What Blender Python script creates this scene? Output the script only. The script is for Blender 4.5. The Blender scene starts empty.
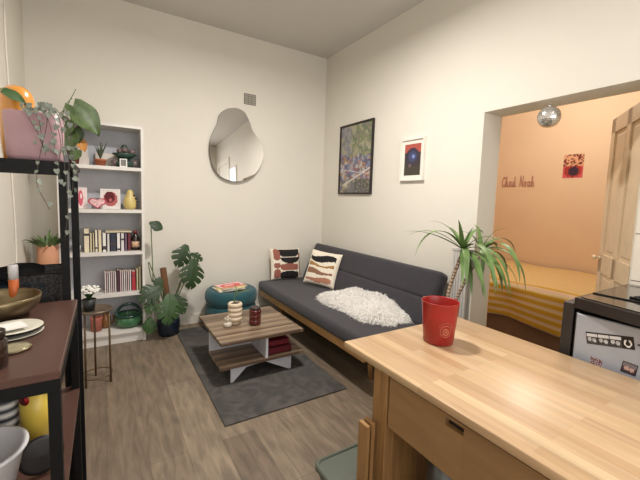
import bpy, bmesh, math, random
from mathutils import Vector, Matrix
random.seed(7)
PI = math.pi
S = bpy.context.scene
COL = S.collection

def lin(c):
    return tuple(((v/255)/12.92 if v/255 <= .04045 else ((v/255+.055)/1.055)**2.4) for v in c)

# ------------------------------------------------------------------ camera
CAM = Vector((-2.4591, -3.9403, 1.4070))
yaw, pitch, roll = 0.5540, -0.0902, 0.0325
cy, sy, cp, sp = math.cos(yaw), math.sin(yaw), math.cos(pitch), math.sin(pitch)
f = Vector((sy*cp, cy*cp, sp)); r = Vector((cy, -sy, 0)); u = r.cross(f)
r2 = math.cos(roll)*r + math.sin(roll)*u
u2 = -math.sin(roll)*r + math.cos(roll)*u
cd = bpy.data.cameras.new('camera'); cam = bpy.data.objects.new('camera', cd); COL.objects.link(cam)
cam.matrix_world = Matrix(((r2.x, u2.x, -f.x, CAM.x), (r2.y, u2.y, -f.y, CAM.y), (r2.z, u2.z, -f.z, CAM.z), (0, 0, 0, 1)))
cd.sensor_width = 36; cd.lens = 350.2/640*36; cd.shift_y = -8.436/640; cd.clip_start = .02
S.camera = cam

# ------------------------------------------------------------------ world, lights, exposure
w = bpy.data.worlds.new('world'); S.world = w; w.use_nodes = True
w.node_tree.nodes['Background'].inputs[0].default_value = (.75, .85, 1, 1)
w.node_tree.nodes['Background'].inputs[1].default_value = .3
def lamp(name, kind, loc, power, color, size=.3, rot=(0, 0, 0), size_y=None):
    l = bpy.data.lights.new(name, kind); l.energy = power; l.color = color
    if kind == 'AREA':
        l.size = size
        if size_y: l.shape = 'RECTANGLE'; l.size_y = size_y
        else: l.shape = 'DISK'
    else: l.shadow_soft_size = size
    o = bpy.data.objects.new(name, l); COL.objects.link(o); o.location = loc; o.rotation_euler = rot
    return o
lamp('ceiling_lamp_light', 'AREA', (-1.45, -1.95, 2.96), 48, (1, .95, .90), .22)
lamp('kitchen_fill_light', 'AREA', (-1.1, -4.2, 3.05), 6, (1, .96, .92), .9)  # weak fill added under the kitchen ceiling, no fitting modelled
lamp('bedroom_lamp_light', 'POINT', (1.4, -2.0, 2.75), 36, (1, .95, .88), .12)
lamp('rear_fill_light', 'AREA', (-1.5, -5.12, 1.7), 31, (.98, .98, 1), 2.4, (PI/2, 0, 0), 1.6)  # added soft fill at the rear wall, no window there
S.view_settings.view_transform = 'Standard'; S.view_settings.look = 'None'
S.view_settings.gamma = 1; S.view_settings.use_curve_mapping = False
S.view_settings.exposure = 0.38

# ------------------------------------------------------------------ materials
MATS = {}
def nodes(name):
    m = bpy.data.materials.new(name); m.use_nodes = True
    nt = m.node_tree; return m, nt, nt.nodes['Principled BSDF']
def mat(name, rgb, rough=.5, metal=0, bump=0, bscale=60, var=0, vscale=8, trans=0, spec=None, emit=0, sheen=0, coat=0):
    if name in MATS: return MATS[name]
    m, nt, b = nodes(name); c = lin(rgb)
    b.inputs['Base Color'].default_value = (*c, 1)
    b.inputs['Roughness'].default_value = rough; b.inputs['Metallic'].default_value = metal
    if trans: b.inputs['Transmission Weight'].default_value = trans
    if spec is not None: b.inputs['Specular IOR Level'].default_value = spec
    if sheen: b.inputs['Sheen Weight'].default_value = sheen
    if coat: b.inputs['Coat Weight'].default_value = coat
    if emit:
        b.inputs['Emission Color'].default_value = (*c, 1); b.inputs['Emission Strength'].default_value = emit
    tc = nt.nodes.new('ShaderNodeTexCoord')
    n = nt.nodes.new('ShaderNodeTexNoise'); n.inputs['Scale'].default_value = vscale; n.inputs['Detail'].default_value = 4
    nt.links.new(tc.outputs['Object'], n.inputs['Vector'])
    v = var or .06
    cr = nt.nodes.new('ShaderNodeValToRGB')
    cr.color_ramp.elements[0].position = .3; cr.color_ramp.elements[1].position = .7
    cr.color_ramp.elements[0].color = (*[x*(1-v) for x in c], 1); cr.color_ramp.elements[1].color = (*[min(1, x*(1+v)) for x in c], 1)
    nt.links.new(n.outputs['Fac'], cr.inputs['Fac']); nt.links.new(cr.outputs['Color'], b.inputs['Base Color'])
    if bump:
        n2 = nt.nodes.new('ShaderNodeTexNoise'); n2.inputs['Scale'].default_value = bscale; n2.inputs['Detail'].default_value = 3
        nt.links.new(tc.outputs['Object'], n2.inputs['Vector'])
        bp = nt.nodes.new('ShaderNodeBump'); bp.inputs['Strength'].default_value = bump; bp.inputs['Distance'].default_value = .01
        nt.links.new(n2.outputs['Fac'], bp.inputs['Height']); nt.links.new(bp.outputs['Normal'], b.inputs['Normal'])
    MATS[name] = m; return m

def mat_planks(name, cols, plank_w, plank_l, grain=(1, 22), rough=.45, gap=.0015, along='y', gapcol=.35, vgrain=.25, coord='Object'):
    """staves/planks with a colour each, and grain streaks along their length"""
    m, nt, b = nodes(name); N = nt.nodes.new; L = nt.links.new
    tc = N('ShaderNodeTexCoord'); mp = N('ShaderNodeMapping')
    L(tc.outputs[coord], mp.inputs['Vector'])
    if along == 'y': mp.inputs['Rotation'].default_value = (0, 0, PI/2)
    if along == 'z': mp.inputs['Rotation'].default_value = (0, PI/2, 0)
    br = N('ShaderNodeTexBrick'); L(mp.outputs['Vector'], br.inputs['Vector'])
    br.offset = .37; br.offset_frequency = 2; br.squash = 1
    br.inputs['Scale'].default_value = 1; br.inputs['Mortar Size'].default_value = gap; br.inputs['Mortar Smooth'].default_value = .1
    br.inputs['Brick Width'].default_value = plank_l; br.inputs['Row Height'].default_value = plank_w
    br.inputs['Color1'].default_value = (0, 0, 0, 1); br.inputs['Color2'].default_value = (1, 1, 1, 1); br.inputs['Mortar'].default_value = (.5, .5, .5, 1)
    cr = N('ShaderNodeValToRGB'); e = cr.color_ramp.elements
    e[0].color = (*lin(cols[0]), 1); e[1].color = (*lin(cols[-1]), 1)
    for i, c in enumerate(cols[1:-1]):
        x = cr.color_ramp.elements.new((i+1)/(len(cols)-1)); x.color = (*lin(c), 1)
    L(br.outputs['Color'], cr.inputs['Fac'])
    mp2 = N('ShaderNodeMapping'); L(mp.outputs['Vector'], mp2.inputs['Vector'])
    mp2.inputs['Scale'].default_value = (grain[0], grain[1], grain[1])
    ns = N('ShaderNodeTexNoise'); ns.inputs['Scale'].default_value = 2.2; ns.inputs['Detail'].default_value = 6; ns.inputs['Distortion'].default_value = .6
    L(mp2.outputs['Vector'], ns.inputs['Vector'])
    g = N('ShaderNodeMapRange'); g.inputs['From Min'].default_value = .3; g.inputs['From Max'].default_value = .7
    g.inputs['To Min'].default_value = 1-vgrain; g.inputs['To Max'].default_value = 1+vgrain*.6
    L(ns.outputs['Fac'], g.inputs['Value'])
    mx = N('ShaderNodeMix'); mx.data_type = 'RGBA'; mx.blend_type = 'MULTIPLY'; mx.inputs[0].default_value = 1
    L(cr.outputs['Color'], mx.inputs[6]); L(g.outputs['Result'], mx.inputs[7])
    mm = N('ShaderNodeMix'); mm.data_type = 'RGBA'; mm.blend_type = 'MULTIPLY'
    mm.inputs[7].default_value = (gapcol, gapcol, gapcol, 1)
    L(br.outputs['Fac'], mm.inputs[0]); L(mx.outputs[2], mm.inputs[6])
    L(mm.outputs[2], b.inputs['Base Color'])
    b.inputs['Roughness'].default_value = rough
    bp = N('ShaderNodeBump'); bp.inputs['Strength'].default_value = .12; bp.inputs['Distance'].default_value = .004
    L(ns.outputs['Fac'], bp.inputs['Height']); L(bp.outputs['Normal'], b.inputs['Normal'])
    MATS[name] = m; return m

def mat_attr(name, rough=.6, metal=0):
    m, nt, b = nodes(name); a = nt.nodes.new('ShaderNodeVertexColor'); a.layer_name = 'Col'
    nt.links.new(a.outputs['Color'], b.inputs['Base Color']); b.inputs['Roughness'].default_value = rough; b.inputs['Metallic'].default_value = metal
    MATS[name] = m; return m

def mat_wave(name, c1, c2, scale, rough=.7, rot=(0, 0, 0), dist=1.5, c3=None):
    m, nt, b = nodes(name); N = nt.nodes.new; L = nt.links.new
    tc = N('ShaderNodeTexCoord'); mp = N('ShaderNodeMapping'); L(tc.outputs['Object'], mp.inputs['Vector']); mp.inputs['Rotation'].default_value = rot
    wv = N('ShaderNodeTexWave'); wv.inputs['Scale'].default_value = scale; wv.inputs['Distortion'].default_value = dist; wv.inputs['Detail'].default_value = 2
    L(mp.outputs['Vector'], wv.inputs['Vector'])
    cr = N('ShaderNodeValToRGB'); cr.color_ramp.elements[0].color = (*lin(c1), 1); cr.color_ramp.elements[1].color = (*lin(c2), 1)
    L(wv.outputs['Fac'], cr.inputs['Fac']); L(cr.outputs['Color'], b.inputs['Base Color']); b.inputs['Roughness'].default_value = rough
    MATS[name] = m; return m

# ------------------------------------------------------------------ mesh helpers
class MB:
    def __init__(s): s.v = []; s.f = []; s.sm = []; s.c = []; s.mi = []
    def add(s, vs, fs, M=None, smooth=False, col=None, mi=0):
        o = len(s.v)
        s.v += [tuple(M @ Vector(p)) if M is not None else tuple(p) for p in vs]
        for q in fs:
            s.f.append(tuple(i+o for i in q)); s.sm.append(smooth); s.c.append(col); s.mi.append(mi)
        return s
    def box(s, x0, x1, y0, y1, z0, z1, M=None, bev=0, seg=2, **k):
        if bev:
            b = bmesh.new(); bmesh.ops.create_cube(b, size=1)
            for v in b.verts: v.co = Vector(((x0+x1)/2+v.co.x*(x1-x0), (y0+y1)/2+v.co.y*(y1-y0), (z0+z1)/2+v.co.z*(z1-z0)))
            bmesh.ops.bevel(b, geom=list(b.edges), offset=bev, segments=seg, affect='EDGES', profile=.5)
            return s.bm(b, M, smooth=seg > 1, **k)
        vs = [(x, y, z) for x in (x0, x1) for y in (y0, y1) for z in (z0, z1)]
        fs = [(0, 1, 3, 2), (4, 6, 7, 5), (0, 4, 5, 1), (2, 3, 7, 6), (0, 2, 6, 4), (1, 5, 7, 3)]
        return s.add(vs, fs, M, **k)
    def bm(s, b, M=None, **k):
        b.verts.ensure_lookup_table(); b.verts.index_update()
        s.add([v.co[:] for v in b.verts], [[v.index for v in q.verts] for q in b.faces], M, **k); b.free(); return s
    def lathe(s, prof, n=24, M=None, smooth=True, wob=None, **k):
        """prof: list of (radius, z) from bottom to top"""
        vs = []; fs = []
        for (rr, z) in prof:
            for i in range(n):
                a = 2*PI*i/n; q = rr*(wob(a, z) if wob else 1); vs.append((q*math.cos(a), q*math.sin(a), z))
        for j in range(len(prof)-1):
            for i in range(n): fs.append((j*n+i, j*n+(i+1) % n, (j+1)*n+(i+1) % n, (j+1)*n+i))
        if prof[0][0] > 1e-4: fs.append(tuple(range(n))[::-1])
        if prof[-1][0] > 1e-4: fs.append(tuple((len(prof)-1)*n+i for i in range(n)))
        return s.add(vs, fs, M, smooth, **k)
    def tube(s, pts, rad, n=8, **k):
        pts = [Vector(p) for p in pts]; m = len(pts)
        rs = rad if isinstance(rad, (list, tuple)) else [rad]*m
        vs = []; fs = []; up = None
        for i, p in enumerate(pts):
            t = (pts[min(i+1, m-1)]-pts[max(i-1, 0)]).normalized()
            if up is None:
                up = Vector((0, 0, 1)) if abs(t.z) < .9 else Vector((1, 0, 0))
            a = t.cross(up).normalized(); b = a.cross(t).normalized(); up = b
            for j in range(n):
                q = 2*PI*j/n; vs.append(p+(a*math.cos(q)+b*math.sin(q))*rs[i])
        for i in range(m-1):
            for j in range(n): fs.append((i*n+j, i*n+(j+1) % n, (i+1)*n+(j+1) % n, (i+1)*n+j))
        fs.append(tuple(range(n))[::-1]); fs.append(tuple((m-1)*n+j for j in range(n)))
        k.setdefault('smooth', True)
        return s.add(vs, fs, **k)
    def prism(s, poly, axis, a, b, M=None, **k):
        """poly of 2D points, extruded along axis from a to b. x: (y,z)  y: (x,z)  z: (x,y)"""
        def P(q, h): return {'x': (h, q[0], q[1]), 'y': (q[0], h, q[1]), 'z': (q[0], q[1], h)}[axis]
        n = len(poly); vs = [P(q, a) for q in poly]+[P(q, b) for q in poly]
        fs = [tuple(range(n))[::-1], tuple(range(n, 2*n))]+[(i, (i+1) % n, n+(i+1) % n, n+i) for i in range(n)]
        return s.add(vs, fs, M, **k)
    def ball(s, c, rx, ry=None, rz=None, n=16, m=10, M=None, wob=None, **k):
        ry = ry or rx; rz = rz or rx; vs = [(c[0], c[1], c[2]-rz)]; fs = []
        for j in range(1, m):
            t = PI*j/m
            for i in range(n):
                a = 2*PI*i/n; q = wob(a, t) if wob else 1
                vs.append((c[0]+rx*q*math.sin(t)*math.cos(a), c[1]+ry*q*math.sin(t)*math.sin(a), c[2]-rz*q*math.cos(t)))
        vs.append((c[0], c[1], c[2]+rz)); top = len(vs)-1
        for i in range(n):
            fs.append((0, 1+(i+1) % n, 1+i)); fs.append((top, 1+(m-2)*n+i, 1+(m-2)*n+(i+1) % n))
        for j in range(m-2):
            for i in range(n): fs.append((1+j*n+i, 1+j*n+(i+1) % n, 1+(j+1)*n+(i+1) % n, 1+(j+1)*n+i))
        k.setdefault('smooth', True)
        return s.add(vs, fs, M, **k)
    def build(s, name, m, parent=None, loc=None, rot=None):
        me = bpy.data.meshes.new(name); me.from_pydata(s.v, [], s.f)
        ms = m if isinstance(m, (list, tuple)) else [m]
        for q in ms: me.materials.append(q)
        me.polygons.foreach_set('use_smooth', s.sm); me.polygons.foreach_set('material_index', s.mi)
        if any(c is not None for c in s.c):
            ca = me.color_attributes.new('Col', 'BYTE_COLOR', 'CORNER'); i = 0
            for p, c in zip(me.polygons, s.c):
                c = (*lin(c or (200, 200, 200)), 1)
                for li in p.loop_indices: ca.data[li].color = c
        b = bmesh.new(); b.from_mesh(me); bmesh.ops.recalc_face_normals(b, faces=b.faces); b.to_mesh(me); b.free()
        me.update()
        o = bpy.data.objects.new(name, me); COL.objects.link(o)
        if parent: o.parent = parent
        if loc: o.location = loc
        if rot: o.rotation_euler = rot
        return o

def T(x, y, z): return Matrix.Translation((x, y, z))
def Rz(a): return Matrix.Rotation(a, 4, 'Z')
def Rx(a): return Matrix.Rotation(a, 4, 'X')
def Ry(a): return Matrix.Rotation(a, 4, 'Y')
def tag(o, label, cat, group=None, kind=None):
    o['label'] = label; o['category'] = cat
    if group: o['group'] = group
    if kind: o['kind'] = kind
    return o
def thing(name, label, cat, loc=(0, 0, 0), rz=0, group=None):
    o = bpy.data.objects.new(name, None); COL.objects.link(o); o.empty_display_size = .05
    o.location = loc; o.rotation_euler = (0, 0, rz)
    return tag(o, label, cat, group)
def struct(name, mb, m):
    o = mb.build(name, m); o['kind'] = 'structure'; return o
def grid(mb, fn, nu, nv, colf=None, smooth=True, mif=None):
    vs = [fn(i/nu, j/nv) for i in range(nu+1) for j in range(nv+1)]
    o = len(mb.v); mb.v += [tuple(v) for v in vs]
    for i in range(nu):
        for j in range(nv):
            a = o+i*(nv+1)+j
            mb.f.append((a, a+nv+1, a+nv+2, a+1)); mb.sm.append(smooth)
            mb.c.append(colf((i+.5)/nu, (j+.5)/nv) if colf else None); mb.mi.append(mif((i+.5)/nu, (j+.5)/nv) if mif else 0)
    return mb
def curve_pts(ps, n=16):
    """Catmull-Rom through points"""
    ps = [Vector(p) for p in ps]; q = [ps[0]*2-ps[1]]+ps+[ps[-1]*2-ps[-2]]; out = []
    m = len(ps)-1; k = max(2, n//m)
    for i in range(m):
        a, b, c, d = q[i:i+4]
        for j in range(k):
            t = j/k
            out.append(.5*((2*b)+(c-a)*t+(2*a-5*b+4*c-d)*t*t+(3*b-a-3*c+d)*t**3))
    out.append(ps[-1]); return out

# shared materials
WALL = mat('wall_paint', (223, 218, 206), .85, bump=.10, bscale=35, var=.015, vscale=2)
CEIL = mat('ceiling_paint', (206, 201, 194), .9, var=.03, vscale=1)
PEACH = mat('peach_paint', (238, 208, 174), .85, bump=.1, bscale=30, var=.02, vscale=2)
TRIMW = mat('white_trim', (228, 222, 210), .5)
FLOOR = mat_planks('laminate_floor', [(114, 99, 83), (130, 114, 96), (122, 107, 90), (138, 122, 103), (118, 103, 87)], .19, 1.25, grain=(2.2, 12), rough=.5, gap=.0011, gapcol=.5, vgrain=.36)
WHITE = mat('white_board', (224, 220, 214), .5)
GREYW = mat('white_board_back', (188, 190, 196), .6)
BLACKM = mat('black_metal', (9, 9, 10), .55, spec=.25)
SOFAM = mat('charcoal_fabric', (50, 47, 53), .9, bump=.25, bscale=350, var=.08, vscale=25, sheen=.2)
OAK = mat_planks('light_oak', [(190, 145, 90), (205, 160, 105)], .2, 2.5, grain=(2, 30), along='y')
OAKV = mat_planks('light_oak_upright', [(160, 120, 74), (174, 132, 84)], .3, 2.5, grain=(2, 30), along='z')
LEAF = mat('leaf_green', (50, 80, 36), .5, var=.25, vscale=14)
LEAFD = mat('leaf_dark_green', (38, 62, 30), .5, var=.3, vscale=12)
LEAFY = mat('leaf_light_green', (86, 112, 64), .45, var=.25, vscale=16)
STEM = mat('stem_green', (86, 104, 52), .6)
SOIL = mat('soil', (50, 38, 28), .95, bump=.6, bscale=90)
CREAM = mat('cream_ceramic', (216, 198, 172), .6, bump=.1, bscale=60)
TERRA = mat('terracotta', (178, 104, 74), .8)
BRASS = mat('aged_brass', (98, 78, 54), .5, .5)
GOLDB = mat('brushed_gold', (128, 114, 86), .35, .85)

# ------------------------------------------------------------------ setting
H = 3.2; XL = -3.007; YR = -5.2; OY0, OY1, OZ, TH = -2.268, -3.22, 2.105, .22; BX = 2.68
struct('floor', MB().box(XL-.1, BX+.1, YR-.1, .1, -.1, 0), FLOOR)
struct('ceiling', MB().box(XL-.1, BX+.1, YR-.1, .1, H, H+.1), CEIL)
struct('wall_back', MB().box(XL-.1, .0, 0, .1, 0, H), WALL)
struct('wall_left', MB().box(XL-.1, XL, YR, 0, 0, H), WALL)
struct('wall_rear', MB().box(XL-.1, BX+.1, YR-.1, YR, 0, H), WALL)
m = MB(); m.box(0, TH, OY0, .1, 0, H); m.box(0, TH, YR, OY1, 0, H); m.box(0, TH, OY1, OY0, OZ, H)
struct('wall_right', m, WALL)
m = MB(); m.box(BX, BX+.1, YR, .1, 0, H); m.box(TH, BX, -.1, .1, 0, H)
m.box(TH, TH+.012, OY0, -.1, 0, H); m.box(TH, TH+.012, YR, OY1, 0, H); m.box(TH, TH+.012, OY1, OY0, OZ, H)
struct('wall_bedroom', m, PEACH)
m = MB(); m.box(-2.125, -.0, -.016, 0, 0, .095); m.box(-2.125, -.0, -.01, 0, .095, .11)
struct('baseboard_back', m, TRIMW)
m = MB(); m.box(XL, -2.80, -.016, 0, 0, .11); struct('baseboard_left', m, TRIMW)
m = MB(); m.box(-.016, 0, OY0-.0, -.02, 0, .11); struct('baseboard_right', m, TRIMW)
# kitchen tiles on the wall right of the opening
def mat_tiles():
    m, nt, b = nodes('white_tiles'); N = nt.nodes.new; L = nt.links.new
    tc = N('ShaderNodeTexCoord'); mp = N('ShaderNodeMapping'); mp.inputs['Rotation'].default_value = (PI/2, 0, PI/2)
    sx = N('ShaderNodeSeparateXYZ'); cb = N('ShaderNodeCombineXYZ'); L(tc.outputs['Object'], sx.inputs[0]); L(sx.outputs['Y'], cb.inputs['X']); L(sx.outputs['Z'], cb.inputs['Y'])
    br = N('ShaderNodeTexBrick'); L(cb.outputs[0], br.inputs['Vector']); br.offset = 0
    br.inputs['Scale'].default_value = 1; br.inputs['Brick Width'].default_value = .2; br.inputs['Row Height'].default_value = .256; br.inputs['Mortar Size'].default_value = .003
    br.inputs['Color1'].default_value = br.inputs['Color2'].default_value = (*lin((226, 216, 200)), 1); br.inputs['Mortar'].default_value = (*lin((120, 110, 100)), 1)
    L(br.outputs['Color'], b.inputs['Base Color']); b.inputs['Roughness'].default_value = .25; return m
struct('trim_1', MB().box(-.010, 0, -4.6, OY1-.01, .0, 2.0), mat_tiles())
# kitchen doorway frame and lit window, seen only in the mirror
m = MB(); m.box(-.03, 0, -4.16, -4.06, 2.0, 2.72); m.box(-.03, 0, -5.0, -4.9, 0, 2.72); m.box(-.03, 0, -4.9, -4.16, 2.6, 2.72)
struct('trim_2', m, TRIMW)
m = MB(); m.box(-.012, 0, -3.99, -3.62, 2.02, 2.42); wn = struct('window_1', m, mat('daylight_glass', (215, 228, 245), .3, emit=1.6))
m = MB()
for a in ((-4.03, -3.99, 1.98, 2.46), (-3.62, -3.58, 1.98, 2.46)): m.box(-.025, 0, *a)
m.box(-.025, 0, -3.99, -3.62, 1.98, 2.02); m.box(-.025, 0, -3.99, -3.62, 2.42, 2.46); m.build('window_frame', TRIMW, wn)

# bedroom door, ajar: hinge near the far jamb, free edge in the room
DM = mat('cream_door_paint', (216, 196, 166), .5)
hx, hy = .245, -3.19; ex, ey = .87, -2.785
dw = math.hypot(ex-hx, ey-hy); da = math.atan2(ey-hy, ex-hx)
door = bpy.data.objects.new('door_1', None); COL.objects.link(door); door.location = (hx, hy, 0); door.rotation_euler = (0, 0, da); door['kind'] = 'structure'
m = MB(); dh = 2.085; t = .02
st = .085
for a in ((0, st), (dw-st, dw), (dw/2-.04, dw/2+.04)): m.box(a[0], a[1], -t, t, .01, dh)
for z in ((.01, .2), (.92, 1.06), (1.98, dh)): m.box(0, dw, -t, t, *z)
m.build('door_frame', DM, door)
for zz in ((.2, .92), (1.06, 1.98)):
    for a in ((st, dw/2-.04), (dw/2+.04, dw-st)):
        m = MB(); m.box(a[0], a[1], -.007, .007, *zz)
        m.box(a[0]+.03, a[1]-.03, -.013, .013, zz[0]+.03, zz[1]-.03, bev=.008, seg=1); m.build('door_panel', DM, door)
m = MB()
for sgn in (1,):
    M = T(dw-.035, sgn*t, 1.03) @ Rx(-sgn*PI/2)
    m.lathe([(.016, 0), (.016, .003), (.006, .005), (.006, .022), (.015, .027), (.019, .036), (.015, .045), (0, .048)], 16, M)
m.build('door_handle', mat('cream_knob', (235, 215, 180), .3), door)
# white column radiator behind the yucca
rd = thing('radiator', 'narrow white column radiator on the wall behind the leaning plant, right of sofa', 'radiator', (0, 0, 0))
for k in range(6):
    m = MB(); y = -2.118-k*.024
    m.box(-.052, -.030, y-.0105, y+.0105, .16, 1.03, bev=.004); m.build('column', mat('shaded_enamel', (196, 192, 186), .5), rd)  # white enamel darkened, shade behind the yucca put into its colour
m = MB(); m.box(-.055, -.028, -2.255, -2.10, 1.031, 1.06, bev=.006, seg=1); m.build('top_rail', MATS['shaded_enamel'], rd)
m = MB(); m.box(-.055, -.028, -2.255, -2.10, .13, .159, bev=.006, seg=1); m.build('bottom_rail', MATS['shaded_enamel'], rd)
m = MB(); m.box(-.028, 0, -2.19, -2.16, .5, .54); m.build('wall_bracket', MATS['shaded_enamel'], rd)
for y in (-2.12, -2.235):
    m = MB(); m.box(-.050, -.032, y-.009, y+.009, 0, .13); m.build('foot', MATS['shaded_enamel'], rd)
# vent
m = MB(); vx, vz = -1.018, 2.52
m.box(vx-.07, vx+.07, -.004, 0, vz-.06, vz+.06, mi=0)
for i in range(3):
    for j in range(5):
        m.box(vx-.062+i*.043, vx-.062+i*.043+.036, -.010, -.004, vz-.055+j*.0225, vz-.055+j*.0225+.015, mi=1)
tag(m.build('air_vent', [mat('vent_dark', (120, 115, 106), .8), mat('vent_grey', (166, 160, 148), .6)]), 'small grey louvred air vent high on the wall above the wavy mirror', 'air vent')
# cable
m = MB(); m.tube([(XL+.006, -.70+.02*math.sin(z*7), z) for z in [0.05+i*.1 for i in range(27)]], .006, 6)
tag(m.build('wall_cable', TRIMW), 'thin white cable running down the left wall behind the black rack', 'cable')

# ------------------------------------------------------------------ rug
m = MB(); m.box(-1.853, -.937, -1.93, -.17, .001, .011, bev=.004)
def mat_rug():
    m, nt, b = nodes('grey_rug'); N = nt.nodes.new; L = nt.links.new
    tc = N('ShaderNodeTexCoord'); vo = N('ShaderNodeTexNoise'); vo.inputs['Scale'].default_value = 5; vo.inputs['Detail'].default_value = 8; vo.inputs['Distortion'].default_value = 2.5
    L(tc.outputs['Object'], vo.inputs['Vector']); cr = N('ShaderNodeValToRGB')
    cr.color_ramp.elements[0].position = .35; cr.color_ramp.elements[1].position = .68
    cr.color_ramp.elements[0].color = (*lin((66, 64, 62)), 1); cr.color_ramp.elements[1].color = (*lin((88, 84, 80)), 1)
    L(vo.outputs['Fac'], cr.inputs['Fac']); L(cr.outputs['Color'], b.inputs['Base Color']); b.inputs['Roughness'].default_value = .95
    n = N('ShaderNodeTexNoise'); n.inputs['Scale'].default_value = 300; L(tc.outputs['Object'], n.inputs['Vector'])
    bp = N('ShaderNodeBump'); bp.inputs['Strength'].default_value = .4; bp.inputs['Distance'].default_value = .005; L(n.outputs['Fac'], bp.inputs['Height']); L(bp.outputs['Normal'], b.inputs['Normal'])
    return m
tag(m.build('rug', mat_rug()), 'flat dark grey rectangular rug under the coffee table', 'rug')

# ------------------------------------------------------------------ sofa
so = thing('sofa', 'charcoal fabric futon sofa on a pale wooden frame along the right wall', 'sofa', (0, 0, 0))
SY0, SY1 = -2.10, -.07
m = MB(); m.box(-.915, -.20, SY0, SY1, .315, .425, bev=.035, seg=4); m.build('seat_cushion', SOFAM, so)
# backrest, leaning
lean = math.atan2(.20, .46)
M = T(-.335, 0, .405) @ Ry(lean)
m = MB(); m.box(0, .12, SY0+.01, SY1-.01, .02, .255, M, bev=.035, seg=4); m.box(0, .12, SY0+.01, SY1-.01, .245, .50, M, bev=.04, seg=4)
m.build('backrest', SOFAM, so)
m = MB(); m.box(-.885, -.855, SY0+.05, SY1-.02, .245, .312); m.box(-.26, -.23, SY0+.05, SY1-.02, .245, .312)
m.box(-.855, -.26, SY0+.05, SY0+.08, .245, .312); m.box(-.855, -.26, SY1-.05, SY1-.02, .245, .312); m.box(-.855, -.26, SY0+.17, SY0+.23, .245, .28); m.box(-.855, -.26, SY1-.23, SY1-.17, .245, .28); m.build('frame_rail', OAK, so)
for (x, y) in ((-.70, SY0+.2), (-.70, SY1-.2), (-.28, SY0+.2), (-.28, SY1-.2)):
    m = MB(); m.tube([(x, y, .245), (x+.02*(1 if x < -.5 else -1), y, 0)], [.026, .016], 10); m.build('leg', OAK, so)

# cushions
ATT = mat_attr('printed_fabric', .9)
def cushion(name, label, colf, M, w=.42, h=.40, th=.06):
    m = MB(); n = 44
    def side(s):
        def fn(a, b):
            x = (a-.5)*2; y = (b-.5)*2
            q = max(0, (1-x**4))*max(0, (1-y**4))
            pinch = 1-.06*(1-abs(x)**2)*abs(y)-.0
            return M @ Vector((x*w/2*(1-.05*(1-y*y)), s*th*q**.5, y*h/2*(1-.05*(1-x*x))))
        return fn
    grid(m, side(-1), n, n, colf); grid(m, side(1), n, n, lambda a, b: (222, 212, 196))
    return tag(m.build(name, ATT), label, 'cushion')
CB = (232, 222, 204); BK = (24, 22, 24); RU = (150, 92, 78); OC = (158, 118, 62); BR = (140, 100, 76)
def ell(a, b, cx, cy_, rx, ry, p=2): return abs((a-cx)/rx)**p+abs((b-cy_)/ry)**p < 1
def c1(a, b):
    if ell(a, b, .17, .80, .11, .19, 3) or ell(a, b, .17, .44, .10, .09, 2.5) or ell(a, b, .17, .18, .11, .15, 2.5): return RU
    if ell(a, b, .58, .90, .36, .2, 2.4) and b < .97 and b > .72: return BK
    if ell(a, b, .62, .70, .34, .2, 2) and b < .71: return BK
    if ell(a, b, .58, .38, .31, .11, 4): return RU
    if ell(a, b, .58, .12, .31, .12, 4): return BK
    if a > .93 and .1 < b < .6: return OC
    if ell(a, b, .96, .75, .05, .1): return RU
    return CB
def c2(a, b):
    def band(c0, w, ph, am=.035): return abs(b-c0-am*math.sin(a*7+ph)) < w*(.75+.35*math.sin(a*5+ph*2))
    if a > .92 or a < .06 or b > .95 or b < .04: return CB
    if band(.76, .10, 2.6, .04): return BK
    if band(.55, .06, 1.0, .03): return OC
    if band(.35, .075, .4, .03): return BR
    if band(.13, .07, 2.2, .02): return (176, 122, 98)
    return CB
cushion('throw_cushion', 'cream cushion with black and rust rounded shapes, in the sofa corner by the back wall', c1, T(-.60, -.165, .625) @ Rz(.0) @ Rx(-.22) @ Ry(.03), .40, .37, .05)
cushion('throw_cushion', 'cream cushion with wavy black, ochre and brown bands, leaning on the sofa backrest', c2, T(-.355, -.625, .632) @ Rz(-1.0) @ Rx(-.40) @ Ry(.09), .39, .40, .055)

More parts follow.
